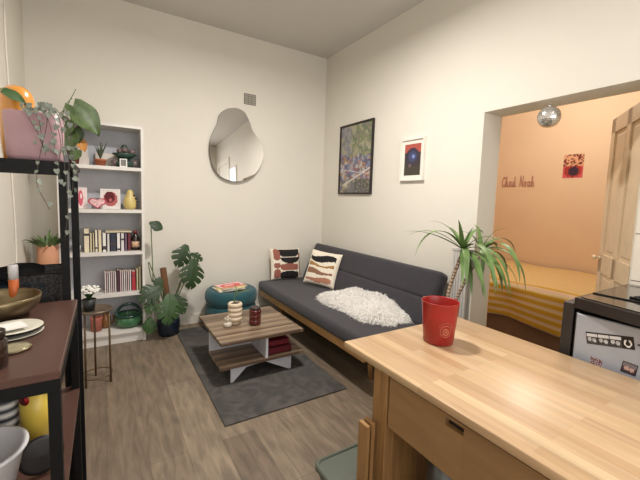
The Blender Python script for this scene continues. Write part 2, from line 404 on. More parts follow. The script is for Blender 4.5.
# sheepskin
def sheepskin():
    m = MB(); cx, cy0 = -.435, -1.475; rnd = random.Random(3)
    def outline(a): return .97/(abs(math.cos(a))**3+abs(math.sin(a))**3)**(1/3)+.06*math.sin(3*a+1)+.05*math.sin(5*a+2)+.04*math.sin(9*a)
    def hgt(rr, a): return .10*(1-rr**4)*(1+.12*math.sin(4*a+rr*5))
    pts = []
    nr, na = 10, 48; vs = []; fs = []
    for i in range(nr+1):
        for j in range(na):
            a = 2*PI*j/na; q = i/nr; R_ = outline(a)*q
            vs.append((cx+.275*R_*math.cos(a), cy0+.47*R_*math.sin(a), .427+max(.0, hgt(q, a))+.25*max(0, cx+.275*R_*math.cos(a)+.33)))
    for i in range(nr):
        for j in range(na): fs.append((i*na+j, i*na+(j+1) % na, (i+1)*na+(j+1) % na, (i+1)*na+j))
    m.add(vs, fs, smooth=True)
    for k in range(11000):
        a = rnd.uniform(0, 2*PI); q = math.sqrt(rnd.random()); R_ = outline(a)*q
        p = Vector((cx+.275*R_*math.cos(a), cy0+.47*R_*math.sin(a), .427+hgt(q, a)+.25*max(0, cx+.275*R_*math.cos(a)+.33)))
        d = Vector((math.cos(a)*.9*q+rnd.gauss(0, .7), math.sin(a)*.9*q+rnd.gauss(0, .7), .35+rnd.random()*.4)).normalized()
        L_ = rnd.uniform(.03, .06); sdv = d.cross(Vector((rnd.gauss(0, 1), rnd.gauss(0, 1), rnd.gauss(0, 1)))).normalized()*.0042
        mid = p+d*L_*.6; tip = mid+Vector((d.x, d.y, d.z*.1-.45)).normalized()*L_*.55
        if tip.z < .430: tip.z = .430
        m.add([p-sdv, p+sdv, mid+sdv, mid-sdv, tip], [(0, 1, 2, 3), (3, 2, 4)], smooth=True)
    return m
def mat_fleece():
    m, nt, b = nodes('white_fleece'); N = nt.nodes.new; L = nt.links.new
    b.inputs['Base Color'].default_value = (*lin((255, 253, 250)), 1); b.inputs['Roughness'].default_value = .95
    tr = N('ShaderNodeBsdfTranslucent'); tr.inputs['Color'].default_value = (*lin((255, 253, 250)), 1)
    mx = N('ShaderNodeMixShader'); mx.inputs[0].default_value = .5; L(b.outputs[0], mx.inputs[1]); L(tr.outputs[0], mx.inputs[2])
    L(mx.outputs[0], nt.nodes['Material Output'].inputs['Surface']); return m
tag(sheepskin().build('sheepskin', mat_fleece()), 'fluffy white sheepskin throw lying on the sofa seat', 'throw')

# ------------------------------------------------------------------ coffee table
ZEB = mat_planks('striped_walnut', [(98, 78, 60), (132, 110, 88), (84, 66, 52), (150, 130, 106), (114, 93, 74)], .028, 3., grain=(1.5, 26), rough=.4, gap=.0003, along='x', gapcol=.7)
LILAC = mat('white_laminate', (214, 216, 226), .5)
ct = thing('coffee_table', 'low square coffee table, striped walnut top on white panels, on the grey rug', 'table', (0, 0, .011))
X0, X1, Y0, Y1 = -1.762, -1.083, -1.507, -.83; z0 = -.011
m = MB(); m.box(X0, X1, Y0, Y1, .325+z0, .35+z0, bev=.002, seg=1); m.build('tabletop', ZEB, ct)
m = MB(); m.prism([(X0+.003, Y0+.01), (X1+.012, Y0+.01), (X1+.012, Y1), (-1.385, Y1), (-1.385, -1.145), (X0+.003, -1.145)], 'z', .138+z0, .16+z0); m.build('lower_shelf', ZEB, ct)
m = MB(); m.box(X0+.006, -1.405, -1.165, -1.147, .16+z0, .325+z0); m.build('side_panel', LILAC, ct)
m = MB(); m.box(-1.405, -1.385, -1.49, Y1+.02, .16+z0, .325+z0); m.build('divider', LILAC, ct)
m = MB(); m.box(-1.385, X1-.02, -1.12, -1.10, .16+z0, .325+z0); m.build('back_panel', LILAC, ct)
for yy in (-1.45, -.92):
    m = MB(); m.prism([(-1.67, .0), (-1.655, 0), (-1.55, .098), (-1.40, .112), (-1.185, .0), (-1.165, 0), (-1.165, .127), (-1.67, .127)], 'y', yy-.009, yy+.009); m.build('leg_panel', LILAC, ct)

def rbook(name, label, x0, x1, y0, y1, z0, z1, col, group=None, spine='y', M=None, page=(226, 216, 196), band=None):
    """a book with cover boards and a page block; spine faces -y (upright) or lies flat"""
    b = thing(name, label, 'book', (0, 0, 0), 0, group)
    cm = mat('cover_%d_%d_%d' % col, col, .5); pm = mat('pages', page, .9)
    e = .003; m = MB(); p = MB()
    if spine == 'y':
        m.box(x0, x0+e, y0, y1, z0, z1); m.box(x1-e, x1, y0, y1, z0, z1); m.box(x0, x1, y0, y0+e, z0, z1)
        if band: m.box(x0, x1, y0-.0006, y0, z0+(z1-z0)*band[0], z0+(z1-z0)*band[1], mi=1)
        p.box(x0+e, x1-e, y0+e, y1-.004, z0+.003, z1-.004)
    else:
        m.box(x0, x1, y0, y1, z0, z0+e, M); m.box(x0, x1, y0, y1, z1-e, z1, M); m.box(x0, x1, y0, y0+e, z0, z1, M)
        p.box(x0+.004, x1-.004, y0+.003, y1-.003, z0+e, z1-e, M)
    m.build('cover', [cm, mat('book_band', (60, 56, 60), .6)], b); p.build('page_block', pm, b)
    return b
rbook('book', 'thick dark red book lying under the coffee table top, upper of two', -1.375, -1.18, -1.44, -1.16, .222, .268, (112, 28, 40), 'books in the coffee table', 'z')
rbook('book', 'dark red book with pale spine line, bottom of the pair in the coffee table', -1.375, -1.165, -1.46, -1.16, .163, .2205, (96, 24, 36), 'books in the coffee table', 'z')

# ribbed vase with a small plant
def rings(n, r0, dz, amp, z=0):
    pr = []
    for k in range(n):
        for j in range(8):
            a = PI*j/8; pr.append((r0+amp*math.sin(a), z+k*dz+dz*(1-math.cos(a))/2))
    pr.append((r0, z+n*dz)); return pr
v = thing('planter', 'cream ribbed ceramic pot with a thin seedling, on the coffee table', 'plant pot', (-1.545, -1.155, .351))
pr = [(0, 0), (.035, 0), (.040, .012), (.034, .03)]+rings(4, .046, .038, .014, .032)+[(.044, .182), (.040, .17), (.0, .165)]
m = MB(); m.lathe(pr, 28); m.build('pot', CREAM, v)
m = MB()
for k in range(3):
    a = k*2.1; m.lathe([(0, 0), (.012, 0), (.014, .02), (.012, .03)], 10, T(.03*math.cos(a), .03*math.sin(a), .0))
m = MB(); m.lathe([(.0, 0), (.040, 0), (.039, .006), (0, .01)], 20, T(0, 0, .166)); m.build('soil', SOIL, v)
def strap(m, p, dirv, L_, w, droop, n=8, fold=.25, twist=0, wf=None):
    """a long tapering arching leaf"""
    d = Vector(dirv).normalized(); p = Vector(p); vs = []; fs = []
    for i in range(n+1):
        t = i/n
        ww = w*(wf(t) if wf else (min(1, .45+t*2.5)*(1-t**2.2)+.02))
        sd = d.cross(Vector((0, 0, 1)))
        if sd.length < .05: sd = Vector((1, 0, 0))
        sd.normalize(); nrm = sd.cross(d).normalized()
        vs += [p-sd*ww/2+nrm*ww*fold, p, p+sd*ww/2+nrm*ww*fold]
        p = p+d*L_/n; d = (d+Vector((0, 0, -droop/n*(.4+1.4*t)))).normalized()
    for i in range(n):
        a = i*3; fs += [(a, a+1, a+4, a+3), (a+1, a+2, a+5, a+4)]
    m.add(vs, fs, smooth=True)
m = MB(); m.tube(curve_pts([(0, 0, .16), (-.005, 0, .22), (.01, .0, .30)], 8), .003, 6)
strap(m, (.0, 0, .23), (1, -.2, .9), .17, .028, 2.2); strap(m, (0, 0, .26), (.9, .1, .9), .10, .02, 1.6); strap(m, (.01, 0, .29), (-.2, .3, 1), .05, .012, 1)
m.build('seedling', LEAFY, v)
# small ceramic figure
v = thing('figurine', 'small pale beaded ceramic figure left of the ribbed pot on the coffee table', 'figurine', (-1.617, -1.19, .351))
m = MB(); m.lathe([(0, 0), (.03, 0), (.036, .015), (.032, .032), (.02, .04)], 18); m.ball((0, 0, .052), .02, n=14, m=8); m.build('body', mat('pale_stoneware', (200, 188, 172), .5), v)
m = MB()
for k in range(6): m.ball((.022*math.cos(k*1.05), .022*math.sin(k*1.05), .066), .008, n=8, m=6)
m.ball((0, 0, .078), .012, n=10, m=6); m.build('beads', MATS['pale_stoneware'], v)
# dark red jar
v = thing('candle_jar', 'dark red ribbed glass jar on the coffee table, right of the pot', 'jar', (-1.40, -1.24, .351))
RED = mat('dark_red_glass', (84, 22, 22), .15, coat=.5)
m = MB(); m.lathe([(0, 0), (.043, 0)]+rings(3, .044, .042, .006, .003)+[(.043, .13), (.040, .13), (.040, .12), (0, .12)], 26); m.build('jar_body', RED, v)
m = MB(); m.lathe([(.043, .131), (.044, .145), (.038, .15), (0, .15)], 24); m.build('lid', mat('dark_lid', (50, 30, 30), .4), v)

# ------------------------------------------------------------------ pouf and magazines
pf = thing('pouf', 'round teal two tier pouf against the back wall, holding magazines', 'pouf', (-1.315, -.33, .0))
TEAL = mat('teal_fabric', (28, 78, 86), .85, bump=.15, bscale=200, sheen=.2)
def torus_prof(r0, z0_, z1_, k=.055):
    n = 10; h = (z1_-z0_)/2; c = (z0_+z1_)/2
    return [(r0-k+k*math.sin(PI*j/n)**.6, c-h*math.cos(PI*j/n)) for j in range(n+1)]
m = MB(); m.lathe([(0, .012)]+torus_prof(.268, .012, .300), 36); m.build('lower_ring', TEAL, pf)
m = MB(); m.lathe([(0, .290)]+torus_prof(.272, .290, .440)+[(.12, .425), (0, .42)], 36); m.build('upper_ring', TEAL, pf)
mc = [((238, 232, 220), 'white magazine at the bottom of the stack on the teal pouf', .3), ((214, 196, 120), 'yellow edged magazine in the middle of the stack on the teal pouf', .12), ((196, 84, 80), 'red and pink magazine on top of the stack on the teal pouf', .42)]
for k, (c, lb, a) in enumerate(mc):
    M = T(-1.355+.01*k, -.36, .4415+k*.0125) @ Rz(a-.2)
    b = thing('magazine', lb, 'magazine', (0, 0, 0), 0, 'magazines on the pouf')
    m = MB(); m.box(-.14, .14, -.10, .10, 0, .012, M)
    m.build('page_block', mat('pages', (226, 216, 196), .9), b)
    m = MB(); n = 12
    def fn(a_, b_, M=M): return M @ Vector(((a_-.5)*.282, (b_-.5)*.202, .0123))
    def cf(a_, b_, c=c, k=k):
        if k == 2: return (212, 96, 92) if ell(a_, b_, .5, .5, .42, .3) and not ell(a_, b_, .45, .52, .2, .12) else ((230, 190, 186) if b_ > .25 else (206, 150, 110))
        return c
    grid(m, fn, 20, 14, cf, False); m.build('cover', ATT, b)

# ------------------------------------------------------------------ pictures on the right wall
def picture(name, label, y0, y1, z0_, z1_, fw, d, fmat, colf, nu, nv, matw=0, mcol=(232, 226, 214)):
    p = thing(name, label, 'picture', (0, 0, 0))
    m = MB(); m.box(-d, 0, y0, y1, z1_-fw, z1_); m.box(-d, 0, y0, y1, z0_, z0_+fw); m.box(-d, 0, y0, y0+fw, z0_+fw, z1_-fw); m.box(-d, 0, y1-fw, y1, z0_+fw, z1_-fw)
    m.build('frame', fmat, p)
    # u from far (y1) to near (y0), v up
    def cf(a, b):
        A = a*(y1-y0-2*fw); B = b*(z1_-z0_-2*fw); W_ = y1-y0-2*fw; H_ = z1_-z0_-2*fw
        if A < matw or A > W_-matw or B < matw or B > H_-matw: return mcol
        return colf((A-matw)/(W_-2*matw), (B-matw)/(H_-2*matw))
    m = MB(); grid(m, lambda a, b: (-d*.5, y1-fw-a*(y1-y0-2*fw), z0_+fw+b*(z1_-z0_-2*fw)), nu, nv, cf, False)
    m.build('print', mat_attr(name+'_print', .35), p); return p
rp = random.Random(11)
cells = []
for k in range(420):
    a, b = rp.random(), rp.random()
    if b > .55: base = [(120, 128, 84), (150, 150, 104), (96, 110, 78), (170, 166, 130), (132, 120, 110)] if a > .35 else [(150, 148, 140), (170, 160, 130), (120, 120, 128), (140, 130, 150)]
    elif b > .2: base = [(104, 104, 138), (176, 150, 150), (150, 84, 76), (196, 190, 186), (120, 130, 160), (170, 128, 90), (82, 76, 104)]
    else: base = [(130, 128, 132), (104, 100, 116), (92, 92, 88), (168, 150, 110), (110, 104, 92)]
    cells.append((a, b, base[rp.randrange(len(base))]))
def poster(a, b):
    if abs(b-(.08+a*.28)) < .012 and a > .1: return (200, 196, 190)
    if (a-.22)**2*.6+(b-.12)**2 < .0018: return (186, 178, 150)
    if a > .5 and b < .2: 
        if rp.random() < .7: return (84, 82, 74)
    if abs(b-.36+.1*a) < .006: return (196, 186, 190)
    best = min(cells, key=lambda c: ((c[0]-a)*.75)**2+(c[1]-b)**2)
    return tuple(int(v*.72+128*.28) for v in best[2])  # greyed to put the haze of the glass into the print colours
picture('framed_poster', 'large black framed poster of crowded colourful shapes on the right wall', -1.0, -.389, 1.485, 2.287, .018, .025, mat('black_frame', (34, 26, 24), .4), poster, 56, 72)
def small(a, b):
    c = (60, 52, 50)
    if b > .72: c = (172, 82, 72)
    dd = math.hypot((a-.5)*.65, b-.6)
    if dd < .27: c = (56, 50, 66)
    if dd < .17: c = (66, 70, 104)
    if math.hypot((a-.56)*.65, b-.6) < .06: c = (120, 140, 200)
    if math.hypot((a-.35)*.65, b-.32) < .06: c = (110, 84, 92)
    if b < .3 and abs(a-.5) < .45 and c == (60, 52, 50): c = (66, 60, 50)
    return c
picture('framed_print', 'small white framed print of a red sky and dark blue orb, right of the poster', -1.722, -1.429, 1.612, 2.0, .014, .03, mat('white_frame', (232, 226, 216), .4), small, 48, 60, matw=.035)

# ------------------------------------------------------------------ mirror
MIR = mat('mirror_silver', (235, 235, 235), .01, 1, var=.0001)
mpx = [(235,108),(226,109.5),(219,115),(216.5,124),(213,131),(209.5,140),(208.5,150),(210,160),(213,169),(220,177),(230,181),(240,181),(250,177),(257,170),(261.5,160),(262,150),(258,140),(252,131),(249,122),(245,113.5),(240,109.5)]
def onwall(px, py):
    dx = (px-320)/350.2; dy = (240-8.436-py)/350.2
    d = r2*dx+u2*dy+f; t_ = (0-CAM.y)/d.y; p = CAM+d*t_; return (p.x, p.z)
mp_ = [onwall(*q) for q in mpx]
cp_ = curve_pts([(a, 0, b) for a, b in mp_+[mp_[0]]], 21*5)[:-1]
cx_ = sum(p.x for p in cp_)/len(cp_); cz_ = sum(p.z for p in cp_)/len(cp_)
zb = min(p.z for p in cp_)
mr = thing('mirror', 'frameless wavy blob shaped mirror on the back wall', 'mirror', (cx_, -.006, cz_)); tilt = -.050
M = T(0, -.026, 0) @ Rx(tilt)
poly = [(p.x-cx_, p.z-cz_) for p in cp_]
m = MB(); m.prism(poly, 'y', 0, .005, M); m.build('glass', MIR, mr)
m = MB(); m.prism([(a*1.006, b*1.006) for a, b in poly], 'y', .0051, .010, M); m.build('backing', mat('mirror_edge', (84, 76, 68), .5), mr)

# ------------------------------------------------------------------ bookcase
bx0, bx1, bd = -2.79, -2.137, .28
bc = thing('bookcase', 'tall white bookcase with open shelves against the back wall', 'bookcase', (0, 0, 0))
m = MB(); m.box(bx1-.022, bx1, -bd, -.004, 0, 2.02); m.build('side_panel', WHITE, bc)
m = MB(); m.box(bx0, bx0+.022, -bd, -.004, 0, 2.02); m.build('side_panel', WHITE, bc)
m = MB(); m.box(bx0+.022, bx1-.022, -bd, -.004, 1.995, 2.02); m.build('top_panel', WHITE, bc)
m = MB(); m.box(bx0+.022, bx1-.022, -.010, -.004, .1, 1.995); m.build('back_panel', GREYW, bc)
SH = [.125, .485, .872, 1.26, 1.645]
for z in SH:
    m = MB(); m.box(bx0+.022, bx1-.022, -bd+.002, -.010, z-.03, z); m.build('shelf', WHITE, bc)
m = MB(); m.box(bx0+.022, bx1-.022, -bd+.03, -bd+.045, 0, .095); m.build('plinth', WHITE, bc)

XP = lambda px: -2.614+(px-84)*.00779    # photo column -> x on the bookcase
def shelf_books(rows, z, group, yfront=-.22):
    for (a, b, h, col, lb, band) in rows:
        rbook('book', lb, XP(a)+.0006, XP(b)-.0006, yfront+random.uniform(0, .015), yfront+.15, z+.001, z+h, col, group, 'y', band=band)
shelf_books([
 (83.5, 89, .212, (226, 214, 186), 'tallest cream book, leftmost in the row under the flat book', (.7, .8)),
 (89.2, 91.6, .165, (214, 202, 170), 'short thin beige book right of the tallest cream book', None),
 (91.8, 94, .17, (212, 198, 164), 'thin straw coloured book in the left half of the upper book row', None),
 (94.2, 97, .195, (232, 226, 206), 'pale cream slim tall book in the left half of the upper book row', (.15, .22)),
 (97.3, 101, .195, (224, 210, 178), 'wide sand coloured tall book in the upper book row', None),
 (101.5, 105.5, .17, (232, 228, 220), 'white book at the left end of the flat lying book', (.1, .3)),
 (106, 109, .165, (210, 206, 204), 'light grey slim book left of the navy one', None),
 (109.2, 115.6, .168, (44, 48, 66), 'thick navy blue book in the upper book row', (.3, .5)),
 (116, 119.8, .168, (226, 222, 220), 'white book directly right of the navy blue book', (.05, .15)),
 (120.2, 124, .166, (214, 206, 208), 'pale lilac grey book in the upper book row', (.6, .7)),
 (124.3, 127, .166, (120, 92, 116), 'slim mauve book left of the maroon book', None),
 (127.3, 131, .166, (104, 38, 48), 'maroon book next to the dark bottle', None)], .872, 'upright books on the middle shelf')
m = None
rbook('book', 'cream book lying flat across the tops of the upper book row', XP(105), XP(131.5), -.21, -.08, 1.0425, 1.062, (216, 204, 176), None, 'z')
low = []
cs = [(232, 222, 220), (218, 190, 192), (236, 230, 226), (224, 204, 202), (214, 196, 196), (236, 228, 222)]
nm1 = ['white slim book, first from the left on the lower book shelf', 'dusty pink slim book, second from the left on the lower book shelf', 'white slim book just right of the dusty pink one, lower book shelf', 'rosy white book, fourth from the left on the lower book shelf', 'greyish pink slim book, fifth from the left on the lower book shelf', 'off white book touching the left of the dark plum book']
for k in range(6): low.append((102.6+k*2.08, 102.6+(k+1)*2.08-.1, .195-.004*(k % 3), cs[k], nm1[k], None))
low.append((115.2, 118.2, .205, (84, 44, 58), 'dark plum book in the middle of the lower book shelf', None))
nm2 = ['pinkish white slim book right of the dark plum book', 'white slim book, second to the right of the dark plum book', 'shell pink book, third to the right of the dark plum book', 'white slim book, fourth to the right of the dark plum book', 'faded rose slim book, fifth to the right of the dark plum book', 'white slim book directly left of the crimson one']
for k in range(6): low.append((118.3+k*2.08, 118.3+(k+1)*2.08-.1, .2-.005*((k*2) % 3), cs[(k*5+1) % 6], nm2[k], None))
low += [(130.9, 135.6, .185, (176, 52, 64), 'crimson book near the right end of the lower book shelf', (.75, .8)),
        (136, 138.4, .21, (206, 196, 160), 'tall yellowish slim book right of the crimson book', None), (138.6, 141.6, .225, (212, 204, 176), 'tallest cream book at the right end of the lower book shelf', None)]
shelf_books(low, .485, 'upright books on the lower shelf')
# bottle
v = thing('bottle', 'dark squat bottle with cream label at the right end of the book row', 'bottle', (XP(136), -.19, .873))
m = MB(); m.lathe([(0, 0), (.034, 0), (.036, .01), (.036, .11), (.03, .13), (.014, .145), (.013, .165), (0, .165)], 24); m.build('glass', mat('dark_bottle_glass', (38, 22, 20), .15), v)
m = MB(); m.lathe([(.0155, .160), (.0155, .185), (0, .186)], 18); m.build('cap', mat('red_cap', (120, 36, 40), .4), v)
m = MB(); m.lathe([(.0368, .03), (.0368, .085)], 24); 
for q in range(len(m.f)): pass
m.build('label_paper', mat('bottle_label', (206, 170, 140), .7, var=.3, vscale=60), v)
# dark small pot at left of shelf 3
v = thing('potted_plant', 'small green plant in a white cup left of the tallest cream book', 'plant', (XP(76.5), -.17, .873))
m = MB(); m.lathe([(0, 0), (.026, 0), (.032, .06), (.029, .06), (.027, .05), (0, .05)], 20); m.build('pot', WHITE, v)
m = MB()
for k in range(24): strap(m, (0, 0, .05), (math.cos(k*2.4)*.2, math.sin(k*2.4)*.2, 1), .10+.03*(k % 3), .014, .8, 5)
m.build('foliage', LEAFD, v)
# shelf 2: pink framed, heart dish, white frame, gourd
def leaning_frame(name, label, x0, x1, z0_, h, fcol, colf, y=-.16, lean_=.12, fw=.012):
    p = thing(name, label, 'picture frame', ((x0+x1)/2, y, z0_+.001), 0); w_ = x1-x0
    M = Rx(-lean_)
    m = MB(); m.box(-w_/2, w_/2, 0, .014, 0, fw, M); m.box(-w_/2, w_/2, 0, .014, h-fw, h, M); m.box(-w_/2, -w_/2+fw, 0, .014, fw, h-fw, M); m.box(w_/2-fw, w_/2, 0, .014, fw, h-fw, M)
    m.build('frame', mat('frame_%d%d%d' % fcol, fcol, .5), p)
    m = MB(); grid(m, lambda a, b: M @ Vector((-w_/2+fw+a*(w_-2*fw), .004, fw+b*(h-2*fw))), 20, 24, colf, False); m.build('print', ATT, p)
    m = MB(); m.box(-.01, .01, 0.015, .05, 0, .006); m.build('stand', mat('frame_%d%d%d' % fcol, fcol, .5), p)
    return p
leaning_frame('picture_frame', 'pink and white picture frame at the left of the shelf with the gourd', XP(76), XP(87.5), 1.26, .19, (236, 222, 218), lambda a, b: (206, 96, 112) if ell(a, b, .45, .5, .28, .42) and not ell(a, b, .5, .6, .12, .14) else (236, 214, 214))
leaning_frame('picture_frame', 'white picture frame with dark red print in the middle of the second shelf', XP(100.5), XP(121), 1.26, .185, (230, 226, 222), lambda a, b: (96, 34, 40) if ell(a, b, .45, .6, .32, .33) and not ell(a, b, .5, .45, .1, .1) else ((176, 96, 96) if ell(a, b, .5, .5, .42, .42) else (226, 216, 212)), y=-.15)
v = thing('heart_dish', 'red and white patterned heart shaped dish standing in front of the frames', 'dish', (XP(97.5), -.225, 1.262))
hp = []
for k in range(40):
    a = 2*PI*k/40; hp.append((16*math.sin(a)**3/16*.072, (13*math.cos(a)-5*math.cos(2*a)-2*math.cos(3*a)-math.cos(4*a))/16*.056+.056))
M = Rx(-.15)
m = MB(); m.prism(hp, 'y', 0, .012, M); m.prism([(a*.8, .056+(b-.056)*.8) for a, b in hp], 'y', -.004, 0, M, mi=1)
m.build('dish', [mat('red_glaze', (176, 62, 78), .3), mat('marbled_glaze', (222, 176, 178), .3, var=.4, vscale=45)], v)
# yellow gourd vase with dark spots
v = thing('gourd_vase', 'pale yellow gourd shaped vase with dark spots at the right of second shelf', 'vase', (XP(131), -.18, 1.261))
m = MB(); m.lathe([(0, 0), (.04, 0), (.056, .03), (.058, .07), (.046, .11), (.032, .14), (.026, .165), (.016, .18), (0, .184)], 28, wob=lambda a, z: 1+.03*math.sin(6*a)); m.build('body', mat('yellow_glaze', (206, 186, 116), .4, var=.12, vscale=20), v)
m = MB()
for (a, z, s_) in ((-.75, .13, .010), (-.55, .10, .011), (-.4, .07, .012), (-.5, .04, .011), (-.2, .1, .01)): m.ball((.058*math.cos(a)*(1-max(0, z-.08)*5), .058*math.sin(a)*(1-max(0, z-.08)*5), z), s_, n=10, m=8)
m.build('spots', mat('dark_glaze', (60, 40, 44), .4), v)
# shelf 1: boards, aloe, tiered bowl stack, polaroid
v = tag(MB().box(-.045, .045, 0, .02, 0, .15, T(XP(85), -.12, 1.647) @ Rx(-.12) @ Ry(-.10)).build('canvas', mat('white_canvas', (226, 216, 204), .8)), 'blank white canvas leaning behind the succulent, left on top shelf', 'canvas')
v = tag(MB().box(-.09, .09, 0, .02, 0, .13, T(XP(108), -.06, 1.647) @ Rx(-.12)).build('canvas', mat('white_canvas', (226, 216, 204), .8)), 'wide pale canvas standing at the back of the top shelf behind the aloe', 'canvas')
v = thing('potted_aloe', 'spiky aloe in a terracotta pot on the top shelf', 'plant', (XP(101.5), -.20, 1.646))
m = MB(); m.lathe([(0, 0), (.036, 0), (.044, .045), (.047, .045), (.047, .06), (.041, .06), (.040, .05), (0, .05)], 24); m.build('pot', TERRA, v)
m = MB()
for k in range(12):
    a = k*2.4; strap(m, (0, 0, .05), (math.cos(a)*.35, math.sin(a)*.3, 1), .12+.03*(k % 3), .014, -.1+.2*(k % 3), 5, fold=.5)
m.build('foliage', mat('aloe_green', (72, 84, 60), .5, var=.2), v)
v = thing('ceramic_ornament', 'tiered dark green and pink ceramic ornament at the right of the top shelf', 'ornament', (XP(126), -.15, 1.646)); v.scale = (1.2, 1.2, 1.12)
DG = mat('dark_green_glaze', (50, 76, 64), .25); PKG = mat('pink_glaze', (112, 96, 96), .3)
m = MB(); m.lathe([(0, .0), (.05, 0), (.08, .03), (.084, .045), (.03, .05), (0, .05)], 28); m.build('lower_bowl', DG, v)
m = MB(); m.lathe([(0, .048), (.03, .048), (.026, .062), (.05, .08), (.088, .11), (.082, .115), (.03, .10), (0, .1)], 28); m.build('upper_bowl', DG, v)
m = MB()
for (x, z, s_) in ((-.065, .03, .026), (.065, .03, .028), (-.035, .125, .02), (.05, .122, .024), (.0, .135, .026)):
    m = MB(); m.ball((x, -.03, z+.008), s_, n=14, m=10); m.build('globe', PKG, v)

m = MB(); m.ball((0, 0, .17), .022, n=12, m=8); m.lathe([(.02, .15), (.028, .16), (.012, .185), (0, .19)], 12); m.build('finial', DG, v)
leaning_frame('photo_card', 'tiny black and white photo card propped before the green ornament', XP(120.5), XP(128), 1.645, .075, (236, 232, 226), lambda a, b: (40, 38, 38) if (int(a*6)+int(b*7)) % 2 else (170, 166, 160), y=-.262, lean_=.1, fw=.008)
# bottom shelf: cabbage bowl, pots
v = thing('woven_basket', 'dark green rounded basket with an arched handle on the bottom shelf', 'basket', (XP(127.5), -.16, .126))
m = MB(); m.lathe([(0, 0), (.07, 0), (.105, .03), (.118, .07), (.112, .10), (.098, .118), (.09, .11), (.10, .07), (.06, .02), (0, .015)], 36, wob=lambda a, z: 1+.03*math.sin(12*a)); m.build('bowl', mat('green_glaze', (74, 122, 84), .3, var=.25, vscale=25), v)
m = MB(); m.tube([(.105*math.cos(a), -.03+.02*math.sin(a*3), .105+.125*math.sin(a)) for a in [PI*k/20 for k in range(21)]], .014, 8); m.build('handle', mat('dark_teal_glaze', (38, 66, 60), .3), v)
m = MB(); m.tube([(.108*math.cos(a), .108*math.sin(a), .118) for a in [2*PI*k/30 for k in range(31)]], .012, 8); m.build('rim', MATS['dark_teal_glaze'], v)
v = thing('plant_pot', 'terracotta pink pot on the bottom shelf behind the side table', 'plant pot', (XP(93.5), -.17, .126))
m = MB(); m.lathe([(0, 0), (.042, 0), (.050, .11), (.052, .13), (.047, .13), (.045, .11), (0, .1)], 24); m.build('pot', mat('pink_terracotta', (176, 104, 88), .8), v)
v = thing('jug', 'amber brown jug on the bottom shelf between pot and green basket', 'jug', (XP(103), -.12, .126))
m = MB(); m.lathe([(0, 0), (.03, 0), (.045, .04), (.042, .09), (.022, .12), (.026, .145), (.022, .145), (0, .12)], 24); m.build('body', mat('amber_glaze', (124, 82, 40), .25), v)
m = MB(); m.tube(curve_pts([(.035, 0, .11), (.065, 0, .10), (.062, 0, .05), (.044, 0, .035)], 12), .006, 8); m.build('handle', MATS['amber_glaze'], v)

# ------------------------------------------------------------------ side table with flowers
stx, sty = -2.525, -.95
sd = thing('side_table', 'small round side table with thin brass legs before the bookcase', 'table', (stx, sty, 0))
m = MB(); m.lathe([(0, .54), (.105, .54), (.11, .545), (.11, .56), (.104, .56), (.102, .549), (0, .549)], 40); m.build('tabletop', mat('tarnished_tray', (112, 98, 84), .4, .4), sd)
for a in (-.55, -2.35, 1.7):
    m = MB(); p0 = (.095*math.cos(a), .095*math.sin(a), .54); m.tube([p0, (.10*math.cos(a), .10*math.sin(a), 0)], .007, 8); m.build('leg', BRASS, sd)
m = MB(); m.tube([(.098*math.cos(a), .098*math.sin(a), .06) for a in [2*PI*k/36 for k in range(37)]], .004, 6); m.build('ring', BRASS, sd)
v = thing('potted_flowers', 'white flowering plant in a black pot on the brass side table', 'plant', (-2.565, -.95, .550))
m = MB(); m.lathe([(0, 0), (.034, 0), (.045, .085), (.041, .085), (.039, .07), (0, .07)], 24); m.build('pot', mat('black_plastic', (36, 38, 40), .5), v)
rf = random.Random(5); m = MB(); fl = MB()
for k in range(60):
    a = rf.uniform(0, 2*PI); rr = rf.uniform(.0, .6); strap(m, (0, 0, .07), (math.cos(a)*rr, math.sin(a)*rr, 1), rf.uniform(.06, .11), .016, .8, 4)
for k in range(60):
    a = rf.uniform(0, 2*PI); q = math.sqrt(rf.random())*.065; fl.ball((q*math.cos(a), q*math.sin(a), .165+rf.uniform(-.012, .018)-q*.25), .011, rz=.008, n=7, m=5)
m.build('foliage', LEAF, v); fl.build('blossom', mat('white_petals', (236, 234, 226), .7), v)

